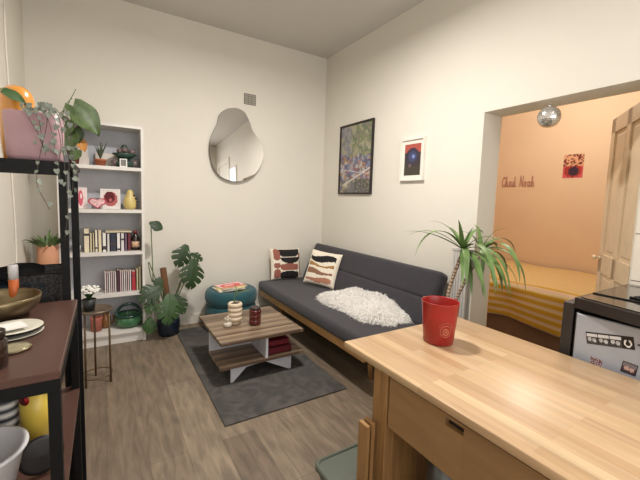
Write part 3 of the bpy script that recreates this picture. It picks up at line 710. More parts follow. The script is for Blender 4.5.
# ------------------------------------------------------------------ monstera
def mleaf(M, size, mtl, parent, nslit=4, curl=.25):
    """split leaf: midrib along +x, blade lies in local xy, tip at x=size"""
    m = MB(); nseg = nslit*6+5
    def wd(t): return size*.50*(math.sin(PI*min(1, max(0, (t*.93+.06))))**.75)*(1.15-.45*t)
    def zz(x, y): return -curl*(x-size*.3)**2/size*1.1-curl*(y*y)/size*1.4
    for s in (1, -1):
        for i in range(nseg):
            t0, t1 = i/nseg, (i+1)/nseg
            slit = (i % 6 == 5) and 2 < i < nseg-3
            for (f0, f1) in ((0, .42), (.42, .75), (.75, 1.)):
                if slit and f0 > .4: continue
                sh = .26*size
                def P(t, ff):
                    y = s*wd(t)*ff; x = t*size-.12*size+ff*ff*sh*.8*(1-.3*t); 
                    if t == 0: x -= ff*.12*size
                    return (x, y, zz(x, y))
                # tips of lobes narrow a little
                a0, a1 = t0, t1
                if f1 == 1. and 2 < i < nseg-2:
                    if i % 6 == 0: b = [P(a0, f0), P(a1, f0), P(a1, f1), P(a0+(a1-a0)*.5, f1*.96)]
                    elif i % 6 == 4: b = [P(a0, f0), P(a1, f0), P(a1-(a1-a0)*.5, f1*.96), P(a0, f1)]
                    else: b = [P(a0, f0), P(a1, f0), P(a1, f1), P(a0, f1)]
                else: b = [P(a0, f0), P(a1, f0), P(a1, f1), P(a0, f1)]
                m.add(b, [(0, 1, 2, 3)], M, smooth=True)
    m.tube([M @ Vector((-.1*size+k*.18*size, 0, zz(-.1*size+k*.18*size, 0)+.001)) for k in range(6)], [.003, .0028, .0025, .002, .0015, .001], 5)
    o = m.build('leaf', mtl, parent); return o
def pix(px, py, y):
    dx = (px-320)/350.2; dy = (231.564-py)/350.2; d = r2*dx+u2*dy+f; return CAM+d*((y-CAM.y)/d.y)
mo = thing('monstera', 'large monstera with split leaves in a dark pot right of the bookcase', 'plant', (0, 0, 0))
px0, py0 = -1.925, -.215
m = MB(); m.lathe([(0, 0), (.085, 0), (.106, .06), (.110, .13), (.100, .185), (.093, .185), (.098, .165), (0, .165)], 32, T(px0, py0, 0)); m.build('pot', mat('navy_glaze', (30, 42, 58), .4), mo)
m = MB(); m.lathe([(.0, 0), (.092, 0), (0, .01)], 24, T(px0, py0, .166)); m.build('soil', SOIL, mo)
tp = pix(163, 268, -.20)
m = MB(); m.tube([(px0, py0, .165), (px0-.015, py0+.01, .4), (tp.x, -.20, tp.z)], [.03, .032, .03], 12); m.build('moss_pole', mat('coir', (112, 78, 50), .95, bump=.8, bscale=120), mo)
def look(p, dirv, up):
    """matrix: local x -> dirv, local z -> up"""
    X = Vector(dirv).normalized(); Z = Vector(up); Z = (Z-X*Z.dot(X)).normalized(); Y = Z.cross(X)
    return Matrix(((X.x, Y.x, Z.x, p[0]), (X.y, Y.y, Z.y, p[1]), (X.z, Y.z, Z.z, p[2]), (0, 0, 0, 1)))
base = Vector((px0, py0, .19))
spec = [  # anchor px, depth, direction of tip, normal, size, material, slits, stem through
 ((151, 223), -.26, (.9, -.1, -.45), (.1, -1, .55), .12, LEAFD, 0, [(149, 262), (153, 282)]),
 ((186, 247), -.26, (-.35, -.2, -.75), (.25, -1, .45), 0.215, LEAFD, 3, [(180, 285)]),
 ((194, 262), -.34, (-.15, -.25, -1), (.2, -1, .35), .27, LEAFD, 4, [(180, 292)]),
 ((192, 254), -.24, (.9, -.1, -.5), (.2, -.8, .7), .13, LEAFD, 3, [(178, 288)]),
 ((160, 288), -.32, (-.7, -.25, -.3), (.1, -1, .6), .215, LEAFD, 4, [(162, 296)]),
 ((152, 300), -.34, (-.3, -.4, -.8), (-.1, -1, .4), .13, LEAF, 3, [(158, 300)]),
 ((170, 297), -.38, (-.15, -.4, -1), (.1, -1, .5), .26, LEAF, 4, [(168, 300)]),
 ((176, 296), -.34, (.35, -.4, -.8), (.35, -1, .5), .19, LEAFD, 3, [(172, 300)]),
 ((150, 319), -.34, (-.1, -.3, -1), (-.1, -1, .3), .14, LEAF, 0, [(156, 306)]),
 ((160, 278), -.26, (-.3, -.3, -.7), (.0, -1, .3), .10, LEAFD, 0, [(164, 292)])]
sm = MB()
for (q, yy, dv, up, sz, mt, nsl, mids) in spec:
    p = pix(q[0], q[1], yy); M = look(p, dv, up); mleaf(M, sz, mt, mo, nsl, .25)
    pts = [base]+[pix(a, b, (yy+py0)/2) for a, b in mids]+[p+Vector((0, .012, 0))]
    sm.tube(curve_pts(pts, 16), .005, 6)
sm.build('stems', STEM, mo)

# ------------------------------------------------------------------ pale dining table (near right)
BEECH = mat_planks('beech_staves', [(180, 146, 108), (206, 176, 136), (190, 156, 120), (198, 168, 132), (176, 142, 106), (212, 184, 146)], .046, .62, grain=(1.2, 14), rough=.34, gap=.0005, gapcol=.75, vgrain=.14)
BEECH2 = mat_planks('beech_panel', [(156, 120, 80), (164, 128, 86)], .2, 2.0, grain=(1.2, 10), rough=.5, gap=.0004, gapcol=.85, vgrain=.12)
TX0, TX1, TY0, TY1, TZ = -1.496, -.675, -3.86, -2.636, .74
dt = thing('dining_table', 'pale beech table with a drawer and block top in the right foreground', 'table', (0, 0, 0))
m = MB(); m.box(TX0, TX1, TY0, TY1, TZ-.032, TZ, bev=.004, seg=2); m.build('tabletop', BEECH, dt)
for (x, y) in ((TX0+.045, -2.805), (TX1-.10, -2.805), (TX0+.045, TY0+.16), (TX1-.10, TY0+.16)):
    m = MB(); m.box(x, x+.055, y-.09, y, 0, TZ-.034, bev=.003, seg=1); m.build('leg', OAKV, dt)
m = MB(); m.box(TX0+.101, TX1-.101, -2.868, -2.852, .02, .45); m.build('end_panel', OAKV, dt)
dr = MB(); dy0, dy1, dz0, dz1 = TY0+.26, -2.905, .455, .672; hy0, hy1, hz0, hz1 = -3.262, -3.188, .632, .660; xx = TX0+.048
# drawer front with a cut-out grip: four boards round the hole
dr.box(xx, xx+.02, dy0, hy0, dz0, dz1); dr.box(xx, xx+.02, hy1, dy1, dz0, dz1); dr.box(xx, xx+.02, hy0, hy1, dz0, hz0); dr.box(xx, xx+.02, hy0, hy1, hz1, dz1)
dwr = dr.build('drawer', BEECH2, dt)
m = MB(); m.box(xx+.021, xx+.03, hy0-.02, hy1+.02, hz0-.015, hz1+.01); m.build('grip_shade_plate', mat('recess_shade', (44, 32, 24), .8), dwr)  # dark plate stands in for the shade inside the grip hole
m = MB(); m.box(xx+.03, TX1-.12, dy0+.01, dy1-.01, dz0+.005, dz0+.015); m.box(xx+.03, TX1-.12, dy1-.02, dy1-.008, dz0+.015, dz1-.01); m.box(xx+.03, TX1-.12, dy0+.008, dy0+.02, dz0+.015, dz1-.01)
m.box(TX1-.13, TX1-.118, dy0+.02, dy1-.02, dz0+.015, dz1-.01); m.build('drawer_box', BEECH2, dwr)
m = MB(); m.box(TX0+.055, TX0+.08, TY0+.16, -2.895, .674, .706); m.box(TX1-.09, TX1-.065, TY0+.16, -2.895, .6, .706); m.box(TX0+.1, TX1-.1, -2.86, -2.835, .6, .706); m.build('apron', BEECH2, dt)
# two loose planks standing beside the table leg
tag(MB().box(-1.527, -1.508, -2.864, -2.806, 0, .452, bev=.002, seg=1).build('wooden_plank', OAKV), 'pale wooden plank standing upright by the table leg, the one nearer the grey bin', 'plank', 'planks at the table leg')
tag(MB().box(-1.496, -1.478, -2.862, -2.806, 0, .456, bev=.002, seg=1).build('wooden_plank', OAKV), 'pale wooden plank standing upright by the table leg, the one nearer the leg', 'plank', 'planks at the table leg')
v = thing('saucepan', 'tall grey metal pan on the floor in the shade under the drawer', 'pan', (-1.2, -3.08, .001))
m = MB(); m.lathe([(0, 0), (.11, 0), (.125, .03), (.125, .34), (.12, .34), (.12, .03), (0, .012)], 32); m.build('pan', mat('pan_steel', (120, 124, 128), .3, .8), v)
m = MB(); m.box(-.29, -.126, -.012, .012, .30, .315, Rz(.6), bev=.004); m.build('handle', BLACKM, v)
# grey storage bin with lid
sb = thing('storage_bin', 'grey green plastic storage bin with a rimmed lid at the table foot', 'bin', (-1.435, -2.672, 0), 0)
GB = mat('grey_green_plastic', (92, 98, 88), .5)
m = MB(); n = 24
def rr_poly(a, b, rad, n=6):
    out = []
    for (cx, cy_, st_) in ((a-rad, b-rad, 0), (-a+rad, b-rad, 1), (-a+rad, -b+rad, 2), (a-rad, -b+rad, 3)):
        for k in range(n+1):
            t_ = PI/2*(st_+k/n); out.append((cx+rad*math.cos(t_), cy_+rad*math.sin(t_)))
    return out
def loft(m, rings_, cap0=True, cap1=True, **k):
    n = len(rings_[0]); vs = [p for rg in rings_ for p in rg]; fs = []
    for i in range(len(rings_)-1):
        for j in range(n): fs.append((i*n+j, i*n+(j+1) % n, (i+1)*n+(j+1) % n, (i+1)*n+j))
    if cap0: fs.append(tuple(range(n))[::-1])
    if cap1: fs.append(tuple((len(rings_)-1)*n+j for j in range(n)))
    m.add(vs, fs, **k)
def ring_(a, b, rad, z): return [(x, y, z) for x, y in rr_poly(a, b, rad)]
loft(m, [ring_(.135, .095, .03, 0.001), ring_(.157, .108, .035, .088)]); m.build('body', GB, sb)
m = MB(); loft(m, [ring_(.167, .118, .04, .0885), ring_(.169, .120, .042, .108), ring_(.163, .114, .040, .116), ring_(.153, .104, .034, .116), ring_(.148, .099, .03, .108)]); m.build('lid', GB, sb)

# red cup on the table
rc = thing('red_tumbler', 'red translucent plastic tumbler with an emblem, on the beech table', 'cup', (-1.085, -2.845, TZ+.001))
REDP = mat('red_plastic', (196, 52, 46), .3, trans=.5)
m = MB(); m.lathe([(0, 0), (.066, 0), (.070, .004), (.0785, .10), (.087, .197), (.0885, .20), (.086, .202), (.0845, .197), (.0755, .10), (.066, .006), (0, .006)], 48); m.build('cup', REDP, rc)
m = MB(); m.lathe([(0, .125), (.0765, .125), (.0768, .128), (0, .128)], 40); m.build('wax', mat('red_wax', (196, 60, 50), .5), rc)
# emblem: ring and rounded crest with arched lettering strokes
em = MB(); ea = math.atan2(CAM.y+2.845, CAM.x+1.085)+.42
def onc(u_, z_, off=.0008):
    R_ = .0702+(z_)*.085+off; a = ea+u_/R_; return (R_*math.cos(a), R_*math.sin(a), z_)
for (cu, cz, rad, rr_) in ((0, .075, .026, .0012), (0, .072, .014, .002)):
    em.tube([onc(cu+rad*math.cos(t_), cz+rad*1.05*math.sin(t_)) for t_ in [2*PI*k/28 for k in range(29)]], rr_, 5)
for k in range(9):
    t_ = PI*(.12+.76*k/8); em.tube([onc(.028*math.cos(t_), .085+.028*math.sin(t_)), onc(.034*math.cos(t_), .085+.034*math.sin(t_))], .0014, 5)
for k in range(3): em.tube([onc(-.009, .065+k*.007), onc(.009, .065+k*.007)], .0016, 5)
em.build('emblem', mat('emblem_gold', (206, 128, 96), .5), rc)

# ------------------------------------------------------------------ yucca
yu = thing('yucca', 'yucca with two leaning trunks and long drooping leaves beside the opening', 'plant', (-.36, -2.40, 0))
m = MB(); m.lathe([(0, 0), (.10, 0), (.13, .24), (.135, .24), (.135, .26), (.125, .26), (.12, .23), (0, .22)], 28); m.build('pot', mat('white_pot', (210, 204, 194), .5), yu)
m = MB(); m.lathe([(0, 0), (.118, 0), (0, .01)], 24, T(0, 0, .221)); m.build('soil', SOIL, yu)
TRK = mat_wave('ringed_bark', (92, 74, 58), (176, 152, 130), 14, .85, (0, PI/2, 0), 4)
O = Vector((-.36, -2.40, 0))
def ypt(px, py, y): return pix(px, py, y)-O
c1_ = ypt(463, 250, -2.38); c2_ = ypt(481, 252, -2.36)
for (bpx, c) in ((ypt(447, 303, -2.42), c1_), (ypt(455, 303, -2.34), c2_)):
    b0 = Vector((bpx.x+.0, bpx.y, .225))
    m = MB(); d_ = (c-bpx); p0 = bpx-d_*((bpx.z-.225)/d_.z); 
    q = max(-.07, min(.07, p0.x)); p0 = Vector((q, max(-.06, min(.06, p0.y)), .225))
    m.tube(curve_pts([p0, bpx, c], 16), .012, 10); m.build('trunk', TRK, yu)
ry = random.Random(21)
def crown(c, specs):
    m = MB()
    for (dx, dz, dyy, L_, dr_, w_) in specs: strap(m, c, (dx*r2.x+dyy*f.x, dx*r2.y+dyy*f.y, dz), L_*1.72, w_*1.6, dr_*1.1, 14, fold=.12)
    # leaves bend against the wall face and the edge of the opening
    m.v = [(min(x, .335), y, z) if y+O.y > OY0-.02 else (x, y, z) for x, y, z in m.v]
    return m
s1 = [(.05, -.2, -.7, .26, 1.2, .03), (-.3, -.1, -.8, .22, 1.4, .03), (.25, .1, -.9, .27, 2.0, .03), (-1, .55, -.3, .30, .6, .026), (-.9, .8, .2, .26, 1.5, .026), (-.5, 1, .1, .20, 1.6, .024), (-.15, 1.2, .0, .11, .5, .024), (.15, 1.1, -.3, .11, .8, .022), (-.7, .9, -.2, .30, 3.0, .026), (.1, .6, -1, .34, 3.2, .03), (.35, .3, -.6, .32, 3.4, .03), (-.25, .3, -.9, .24, 3.2, .03), (.5, .9, .4, .2, 1.8, .024), (-.1, .9, .9, .2, 1, .024), (.05, 0, -1, .26, 2.2, .03), (-.35, .9, -.5, .17, .4, .022), (.6, .9, -.4, .22, 2.6, .024), (-.05, -.3, -.6, .22, 1.5, .03)]
s2 = [(.1, -.1, -.8, .25, 1.4, .03), (-.15, .1, -.8, .24, 1.6, .028), (.9, .5, -.2, .15, 1.6, .024), (.7, .9, .1, .22, 2.8, .026), (.5, .4, -.7, .30, 3.6, .03), (.2, .7, -.8, .32, 3.4, .032), (.9, .2, .2, .2, 2.6, .028), (.0, 1, .3, .14, 1.2, .024), (-.4, .9, .0, .17, 2.2, .024), (.3, 1.1, -.2, .17, 2.0, .024), (.1, .0, -.8, .24, 2.4, .03), (.5, -.1, -.3, .24, 2.2, .028), (.85, .75, -.5, .2, 3.6, .024), (-.3, .4, -.8, .22, 3.2, .028), (.6, .6, .5, .2, 2, .025)]
YG = mat('yucca_green', (104, 132, 74), .45, var=.3, vscale=12)
crown(c1_, s1).build('foliage', YG, yu); crown(c2_, s2).build('foliage', YG, yu)

# ------------------------------------------------------------------ disco ball
db = pix(549, 117, 0); d_ = (db-CAM)
dd = r2*((549-320)/350.2)+u2*((231.564-117)/350.2)+f; bp_ = CAM+dd*((.05-CAM.x)/dd.x)
dbo = thing('disco_ball', 'small mirrored disco ball hanging in the opening to the peach room', 'disco ball', (bp_.x, bp_.y, bp_.z))
R_ = .068; m = MB(); nr = 15
rd_ = random.Random(2)
for j in range(nr):
    t0, t1 = PI*j/nr, PI*(j+1)/nr; nc = max(4, int(34*math.sin((t0+t1)/2)))
    for i in range(nc):
        a0, a1 = 2*PI*i/nc, 2*PI*(i+.93)/nc; t1_ = t1-.012
        def sp_(t_, a, R_=R_): return Vector((R_*math.sin(t_)*math.cos(a), R_*math.sin(t_)*math.sin(a), R_*math.cos(t_)))
        P_ = [sp_(t0+.006, a0), sp_(t0+.006, a1), sp_(t1_, a1), sp_(t1_, a0)]
        cc = sum(P_, Vector())/4; jit = Vector((rd_.gauss(0, .05), rd_.gauss(0, .05), rd_.gauss(0, .05)))
        P_ = [p+cc.normalized()*((p-cc).dot(jit))*.6+cc.normalized()*.0006 for p in P_]
        m.add(P_, [(0, 1, 2, 3)])
m.build('mirror_tiles', mat('mirror_tile', (236, 234, 230), .22, .85, var=.001), dbo)
m = MB(); m.ball((0, 0, 0), R_*.975, n=24, m=16); m.build('core', mat('ball_core', (130, 126, 120), .4, .5), dbo)
m = MB(); m.lathe([(.012, R_-.003), (.012, R_+.008), (0, R_+.009)], 14); m.build('cap', mat('chrome', (200, 200, 200), .2, 1), dbo)
m = MB(); m.tube([(0, 0, R_+.008), (0, 0, OZ-bp_.z)], .0015, 5); m.build('hanging_wire', mat('chrome', (200, 200, 200), .2, 1), dbo)

# ------------------------------------------------------------------ bedroom: bed, blanket, sign, poster
bd_ = thing('bed', 'low bed against the peach wall under a yellow striped blanket', 'bed', (0, 0, 0))
m = MB(); m.box(1.19, 2.64, -3.05, -.75, .0, .299); m.build('floor_toned_base', mat('floor_toned_base', (138, 112, 90), .8), bd_)  # solid brown block, stands in for the lit floor under the bed
m = MB(); m.box(1.17, 2.66, -3.07, -.73, .30, .585, bev=.04, seg=3); m.build('mattress', mat('mattress_white', (224, 216, 204), .9), bd_)
def mat_blanket():
    m, nt, b = nodes('yellow_striped_blanket'); N = nt.nodes.new; L = nt.links.new
    tc = N('ShaderNodeTexCoord'); sx = N('ShaderNodeSeparateXYZ'); L(tc.outputs['UV'], sx.inputs[0])
    ns = N('ShaderNodeTexNoise'); ns.inputs['Scale'].default_value = 3; L(tc.outputs['Object'], ns.inputs['Vector'])
    mu = N('ShaderNodeMath'); mu.operation = 'MULTIPLY_ADD'; L(ns.outputs['Fac'], mu.inputs[0]); mu.inputs[1].default_value = .02; L(sx.outputs['X'], mu.inputs[2])
    sc = N('ShaderNodeMath'); sc.operation = 'MULTIPLY'; sc.inputs[1].default_value = 1/.105; L(mu.outputs[0], sc.inputs[0])
    fr = N('ShaderNodeMath'); fr.operation = 'FRACT'; L(sc.outputs[0], fr.inputs[0])
    cr = N('ShaderNodeValToRGB'); cr.color_ramp.interpolation = 'LINEAR'; e = cr.color_ramp.elements
    sc2 = N('ShaderNodeMath'); sc2.operation = 'MULTIPLY'; sc2.inputs[1].default_value = 1/.052; L(mu.outputs[0], sc2.inputs[0])
    fr2 = N('ShaderNodeMath'); fr2.operation = 'FRACT'; L(sc2.outputs[0], fr2.inputs[0])
    cr2 = N('ShaderNodeValToRGB'); e2 = cr2.color_ramp.elements; e2[0].color = (*lin((222, 180, 104)), 1); e2[1].color = (*lin((222, 180, 106)), 1)
    x2 = e2.new(.45); x2.color = (*lin((228, 196, 134)), 1); x2 = e2.new(.55); x2.color = (*lin((240, 222, 190)), 1); x2 = e2.new(.7); x2.color = (*lin((228, 194, 136)), 1)
    L(fr2.outputs[0], cr2.inputs['Fac'])
    gt = N('ShaderNodeMath'); gt.operation = 'GREATER_THAN'; L(sx.outputs['X'], gt.inputs[0]); gt.inputs[1].default_value = 1.36
    e[0].position = 0; e[0].color = (*lin((206, 164, 48)), 1); e[1].position = 1; e[1].color = (*lin((206, 164, 48)), 1)
    for ps, c in ((.46, (206, 164, 48)), (.52, (222, 194, 158)), (.68, (218, 186, 168)), (.74, (226, 206, 168)), (.94, (220, 192, 124))):
        x = e.new(ps); x.color = (*lin(c), 1)
    L(fr.outputs[0], cr.inputs['Fac'])
    mx = N('ShaderNodeMix'); mx.data_type = 'RGBA'; L(gt.outputs[0], mx.inputs[0]); L(cr2.outputs['Color'], mx.inputs[6]); L(cr.outputs['Color'], mx.inputs[7])
    L(mx.outputs[2], b.inputs['Base Color']); b.inputs['Roughness'].default_value = .9
    return m
# cloth: s runs from wall over the top and down the side; t along the bed
bl = MB(); nu, nv = 60, 90; uv = []
def cloth(a, b):
    y = -.72-b*2.37; s = a*1.95
    top = 1.40; Z0 = .60
    if s < top: x = 2.64-s; z = Z0+.006*math.sin(y*9+x*7)+.004*math.sin(x*31+y*5)
    else:
        e = s-top; q = min(e, .05)
        x = 1.24-(.08 if e > .05 else .08*math.sin(q/.05*PI/2)); z = Z0-(e if e > .05 else .05*(1-math.cos(q/.05*PI/2)))
        hem = .9+.08*math.sin(y*4.3+1)
        z = Z0-(Z0-z)*hem*(.70+.1*math.sin(y*2.1))
        x -= .045*min(1, e/.3)*(math.sin(y*13+2*math.sin(y*4))*.6+.4)+.01
    return (x, y, z)
grid(bl, cloth, nu, nv)
bo = bl.build('blanket', mat_blanket()); me = bo.data; ul = me.uv_layers.new(name='UVMap')
for p in me.polygons:
    for li in p.loop_indices:
        vi = me.loops[li].vertex_index; ul.data[li].uv = ((vi//(nv+1))/nu*1.95, (vi % (nv+1))/nv*2.37)
sf = bo.modifiers.new('solid', 'SOLIDIFY'); sf.thickness = .006; sf.offset = 1
tag(bo, 'yellow and cream striped blanket draped over the bed', 'blanket')
# script sign: tube lettering
def onbw(px, py):
    dx = (px-320)/350.2; dy = (231.564-py)/350.2; d = r2*dx+u2*dy+f; return CAM+d*((BX-.012-CAM.x)/d.x)
A = onbw(502, 186.5); B = onbw(535, 186.5)
strokes = {  # letter -> list of polylines in a 1x1 cell, x right, y up (x-height .5)
 'C': [[(.85, .85), (.5, 1), (.15, .7), (.1, .3), (.4, 0), (.8, .1), (1.05, .25)]],
 'h': [[(0, .1), (.25, .6), (.3, 1), (.12, .9), (.12, 0)], [(.12, .3), (.4, .52), (.55, .35), (.55, .05), (.8, .1)]],
 'a': [[(.65, .45), (.3, .52), (.1, .25), (.3, 0), (.6, .2), (.65, .5), (.65, .1), (.95, .1)]],
 'd': [[(.6, .42), (.3, .5), (.1, .25), (.3, 0), (.6, .2), (.65, 1), (.65, .1), (.95, .1)]],
 'N': [[(.05, 0), (.12, .95), (.2, 1), (.75, .02), (.85, .95), (1, 1)]],
 'o': [[(.4, .5), (.1, .28), (.35, 0), (.65, .22), (.4, .5), (.9, .4)]]}
sgn = thing('script_sign', 'mauve wire script lettering sign on the peach bedroom wall', 'sign', (0, 0, 0))
txt = 'Chad Noah'; wv = (B-A); hgt_ = abs(onbw(502, 177).z-onbw(502, 186.5).z); cw = 1/len(txt)
for k, ch in enumerate(txt):
    if ch == ' ': continue
    m = MB()
    for s_ in strokes[ch]:
        pts = [A+wv*((k+x*.98)*cw)+Vector((-.004, 0, y*hgt_)) for x, y in s_]
        m.tube(curve_pts(pts, 14), .0055, 6)
    m.build('letter', mat('mauve_wire', (196, 138, 122), .5), sgn)
# small bedroom poster
pa = onbw(564, 155); pb = onbw(582, 177.5)
m = MB(); rr = random.Random(4)
def bp2(a, b):
    if b > .5:
        return (120, 50, 40) if rr.random() < .34 else (228, 170, 130)
    if ell(a, b, .55, .28, .27, .2): return (60, 34, 52)
    if ell(a, b, .5, .3, .45, .28): return (170, 52, 46)
    return (216, 92, 96)
grid(m, lambda a, b: (BX-.003, pa.y+(pb.y-pa.y)*a, pb.z+(pa.z-pb.z)*b), 14, 18, bp2, False)
m.box(BX-.0025, BX, min(pa.y, pb.y), max(pa.y, pb.y), pb.z, pa.z, col=(220, 160, 130))
tag(m.build('art_print', mat_attr('art_print_ink', .7)), 'small unframed red and pink print on the peach bedroom wall', 'picture')

# ------------------------------------------------------------------ fridge with hob on top
FX0, FX1, FY0, FY1, FZ = -.64, -.03, -3.80, -3.225, .955
fg = thing('fridge', 'small black sided fridge with silver door and photo magnets beyond the table', 'fridge', (0, 0, 0))
m = MB(); m.box(FX0+.06, FX1, FY0, FY1, .02, FZ, bev=.006, seg=1); m.build('body', mat('fridge_black', (40, 38, 38), .4), fg)
m = MB(); m.box(FX0+.015, FX0+.055, FY0, FY1, .04, FZ-.02, bev=.006, seg=1); m.build('door_edge', mat('fridge_black', (40, 38, 38), .4), fg)
m = MB(); m.box(FX0+.003, FX0+.0148, FY0+.02, FY1-.012, .06, FZ-.022, bev=.004, seg=1); m.build('door', mat('silver_door', (166, 170, 178), .4, .1), fg)
m = MB()
for q in ((FX0+.1, FY0+.05), (FX0+.1, FY1-.05), (FX1-.05, FY0+.05), (FX1-.05, FY1-.05)): m.lathe([(.02, 0), (.02, .02)], 10, T(q[0], q[1], 0))
m.build('foot', BLACKM, fg)
hb = thing('hob', 'black glass electric hob resting on top of the fridge', 'hob', (0, 0, 0))
m = MB(); q = [(FX0, FY1), (-.012, FY1+.0), (-.012, FY0), (FX0-.13, FY0)]
m.prism(q, 'z', FZ+.001, FZ+.048); m.build('hob_body', mat('hob_black', (36, 33, 32), .35), hb)
m = MB(); q2 = [(FX0+.015, FY1-.02), (FX1-.02, FY1-.01), (FX1-.02, FY0+.02), (FX0-.10, FY0+.02)]
m.prism(q2, 'z', FZ+.0485, FZ+.053); m.build('glass_plate', mat('hob_glass', (46, 40, 36), .12, coat=.6), hb)
for (kx, ky) in ((-.44, -3.40),):
    m = MB(); m.lathe([(.028, FZ+.0535), (.026, FZ+.068), (.01, FZ+.073), (0, FZ+.073)], 8, T(kx, ky, 0)); m.box(kx-.008, kx+.008, ky-.04, ky+.04, FZ+.0535, FZ+.063); m.build('knob', BLACKM, hb)
m = MB(); m.box(-.50, -.488, -3.52, -3.24, FZ+.0535, FZ+.058); m.build('trim_strip', BLACKM, hb)
tag(MB().box(FX0+.01, FX1, FY1+.004, FY1+.048, 0, .972, bev=.003, seg=1).build('end_panel', mat('dark_end_panel', (44, 40, 38), .45)), 'narrow dark upright panel standing between the fridge and the opening', 'panel')
def magnet(label, pts, colf, nu, nv, name='photo_magnet', g=None):
    """pts: photo pixels top-left, top-right, bottom-left -> on the door plane"""
    X_ = FX0+.0025
    def onf(px, py):
        dx = (px-320)/350.2; dy = (231.564-py)/350.2; d = r2*dx+u2*dy+f; return CAM+d*((X_-CAM.x)/d.x)
    a, b, c = [onf(*p) for p in pts]
    m = MB(); grid(m, lambda s_, t_: a+(b-a)*s_+(c-a)*(1-t_), nu, nv, colf, False)
    o = len(m.v); e = Vector((.0022, 0, 0)); d4 = b+(c-a)
    m.add([a, b, d4, c, a+e, b+e, d4+e, c+e], [(4, 5, 6, 7), (0, 1, 5, 4), (1, 2, 6, 5), (2, 3, 7, 6), (3, 0, 4, 7)], col=(30, 28, 28))
    return tag(m.build(name, mat_attr('photo_ink', .4)), label, 'magnet', g)
rg = random.Random(8)
def strip(a, b):
    if a > .75:
        x = (a-.875)/.125; y = (b-.5)/.5
        if .42 < math.hypot(x, y+.1) < .62 and (y < .35): return (226, 222, 218)
        if abs(abs(x)-.35) < .16 and .05 < y < .35: return (226, 222, 218)
        return (20, 18, 18)
    fa = (a/.25) % 1
    if b > .9 or fa < .05: return (20, 18, 18)
    if b > .62: return (206, 204, 204)
    if math.hypot((fa-.3)*1, (b-.42)) < .17 or math.hypot((fa-.7), (b-.36)) < .17: return (150+rg.randrange(60),)*3
    return (40+rg.randrange(40),)*3
magnet('strip of four black and white photos on the silver fridge door', ((585.5, 331.5), (633.5, 337), (587, 343.5)), strip, 64, 16, 'photo_strip')
def ph(a, b):
    if a < .08 or a > .92 or b < .1 or b > .9: return (30, 24, 24)
    if math.hypot((a-.35), (b-.45)) < .18 or math.hypot(a-.68, b-.42) < .18: return (196, 160, 146)
    return (120, 112, 116) if b > .55 else (70, 56, 62)
magnet('square photo of two faces, lower right on the silver fridge door', ((623, 360.5), (638.5, 366), (620, 371)), ph, 18, 14)
magnet('small pinkish photo at the lower left of the silver fridge door', ((591, 356), (602.5, 361), (589.5, 366)), lambda a, b: (200, 180, 178) if rg.random() < .4 else (110, 70, 76), 14, 12)
magnet('tiny dark magnet at the right edge above the square photo', ((637.5, 344), (642, 344.5), (637.5, 346)), lambda a, b: (60, 56, 54), 4, 3)

# ------------------------------------------------------------------ left: low rack with wooden boards
WB = mat_planks('reddish_brown_board', [(84, 58, 50), (92, 64, 55)], .6, 2., grain=(1.5, 12), rough=.35, gap=.0002, vgrain=.12)
RX0, RX1, RY0, RY1, RZ = -3.0, -2.552, -2.982, -2.348, 1.0
rk = thing('kitchen_rack', 'low black metal rack with reddish brown boards along the left wall', 'rack', (0, 0, 0))
m = MB(); m.box(RX0, RX1, RY0, RY1, RZ-.020, RZ, bev=.002, seg=1); m.build('top_board', WB, rk)
m = MB(); m.box(RX0, RX1-.001, RY0+.004, RY0+.028, RZ-.050, RZ-.0205); m.box(RX1-.025, RX1-.001, RY0+.028, RY1-.028, RZ-.050, RZ-.0205); m.box(RX0, RX1-.001, RY1-.028, RY1-.004, RZ-.050, RZ-.0205); m.box(RX0, RX0+.024, RY0+.028, RY1-.028, RZ-.050, RZ-.0205)
m.build('top_frame', BLACKM, rk)
for (x, y) in ((RX1-.025, RY0+.004), (RX1-.025, RY1-.028), (RX0, RY0+.004), (RX0, RY1-.028)):
    m = MB(); m.box(x, x+.024, y, y+.024, 0, RZ-.0505); m.build('leg', BLACKM, rk)
m = MB(); m.box(RX0+.025, RX1-.026, RY0, RY1, .643, .659); m.box(RX1-.026, RX1-.001, RY0+.029, RY1-.029, .643, .659); m.build('lower_board', WB, rk)
m = MB(); m.box(RX0+.025, RX1-.026, RY0+.0, RY1-.0, .22, .238); m.build('bottom_board', WB, rk)
# tall rack behind it
QX0, QX1, QY0, QY1, QZ = -3.0, -2.573, -2.337, -1.93, 1.515
tk = thing('tall_rack', 'tall black metal shelf rack behind the low rack, pots on its top', 'rack', (0, 0, 0))
for (x, y) in ((-2.600, QY0+.004), (-2.578, -2.125), (QX0, QY0+.004), (QX0, -2.125)):
    m = MB(); m.box(x, x+.026, y, y+.024, 0, QZ-.019); m.build('post', BLACKM, tk)
m = MB(); m.box(QX0, QX1+.022, QY0, QY1, QZ-.018, QZ); m.build('top_shelf', BLACKM, tk)
m = MB(); m.box(QX0, QX1, QY0-.004, QY0+.003, QZ-.050, QZ-.0185); m.box(QX1+.014, QX1+.020, QY0, -2.05, QZ-.045, QZ-.0185); m.build('rim_beam', BLACKM, tk)
m = MB(); m.box(QX0+.027, -2.602, QY0+.005, -2.02, .948, .960); m.build('middle_shelf', BLACKM, tk)
m = MB(); m.box(QX0+.027, -2.602, QY0+.005, -2.02, .30, .312); m.build('lower_shelf', BLACKM, tk)

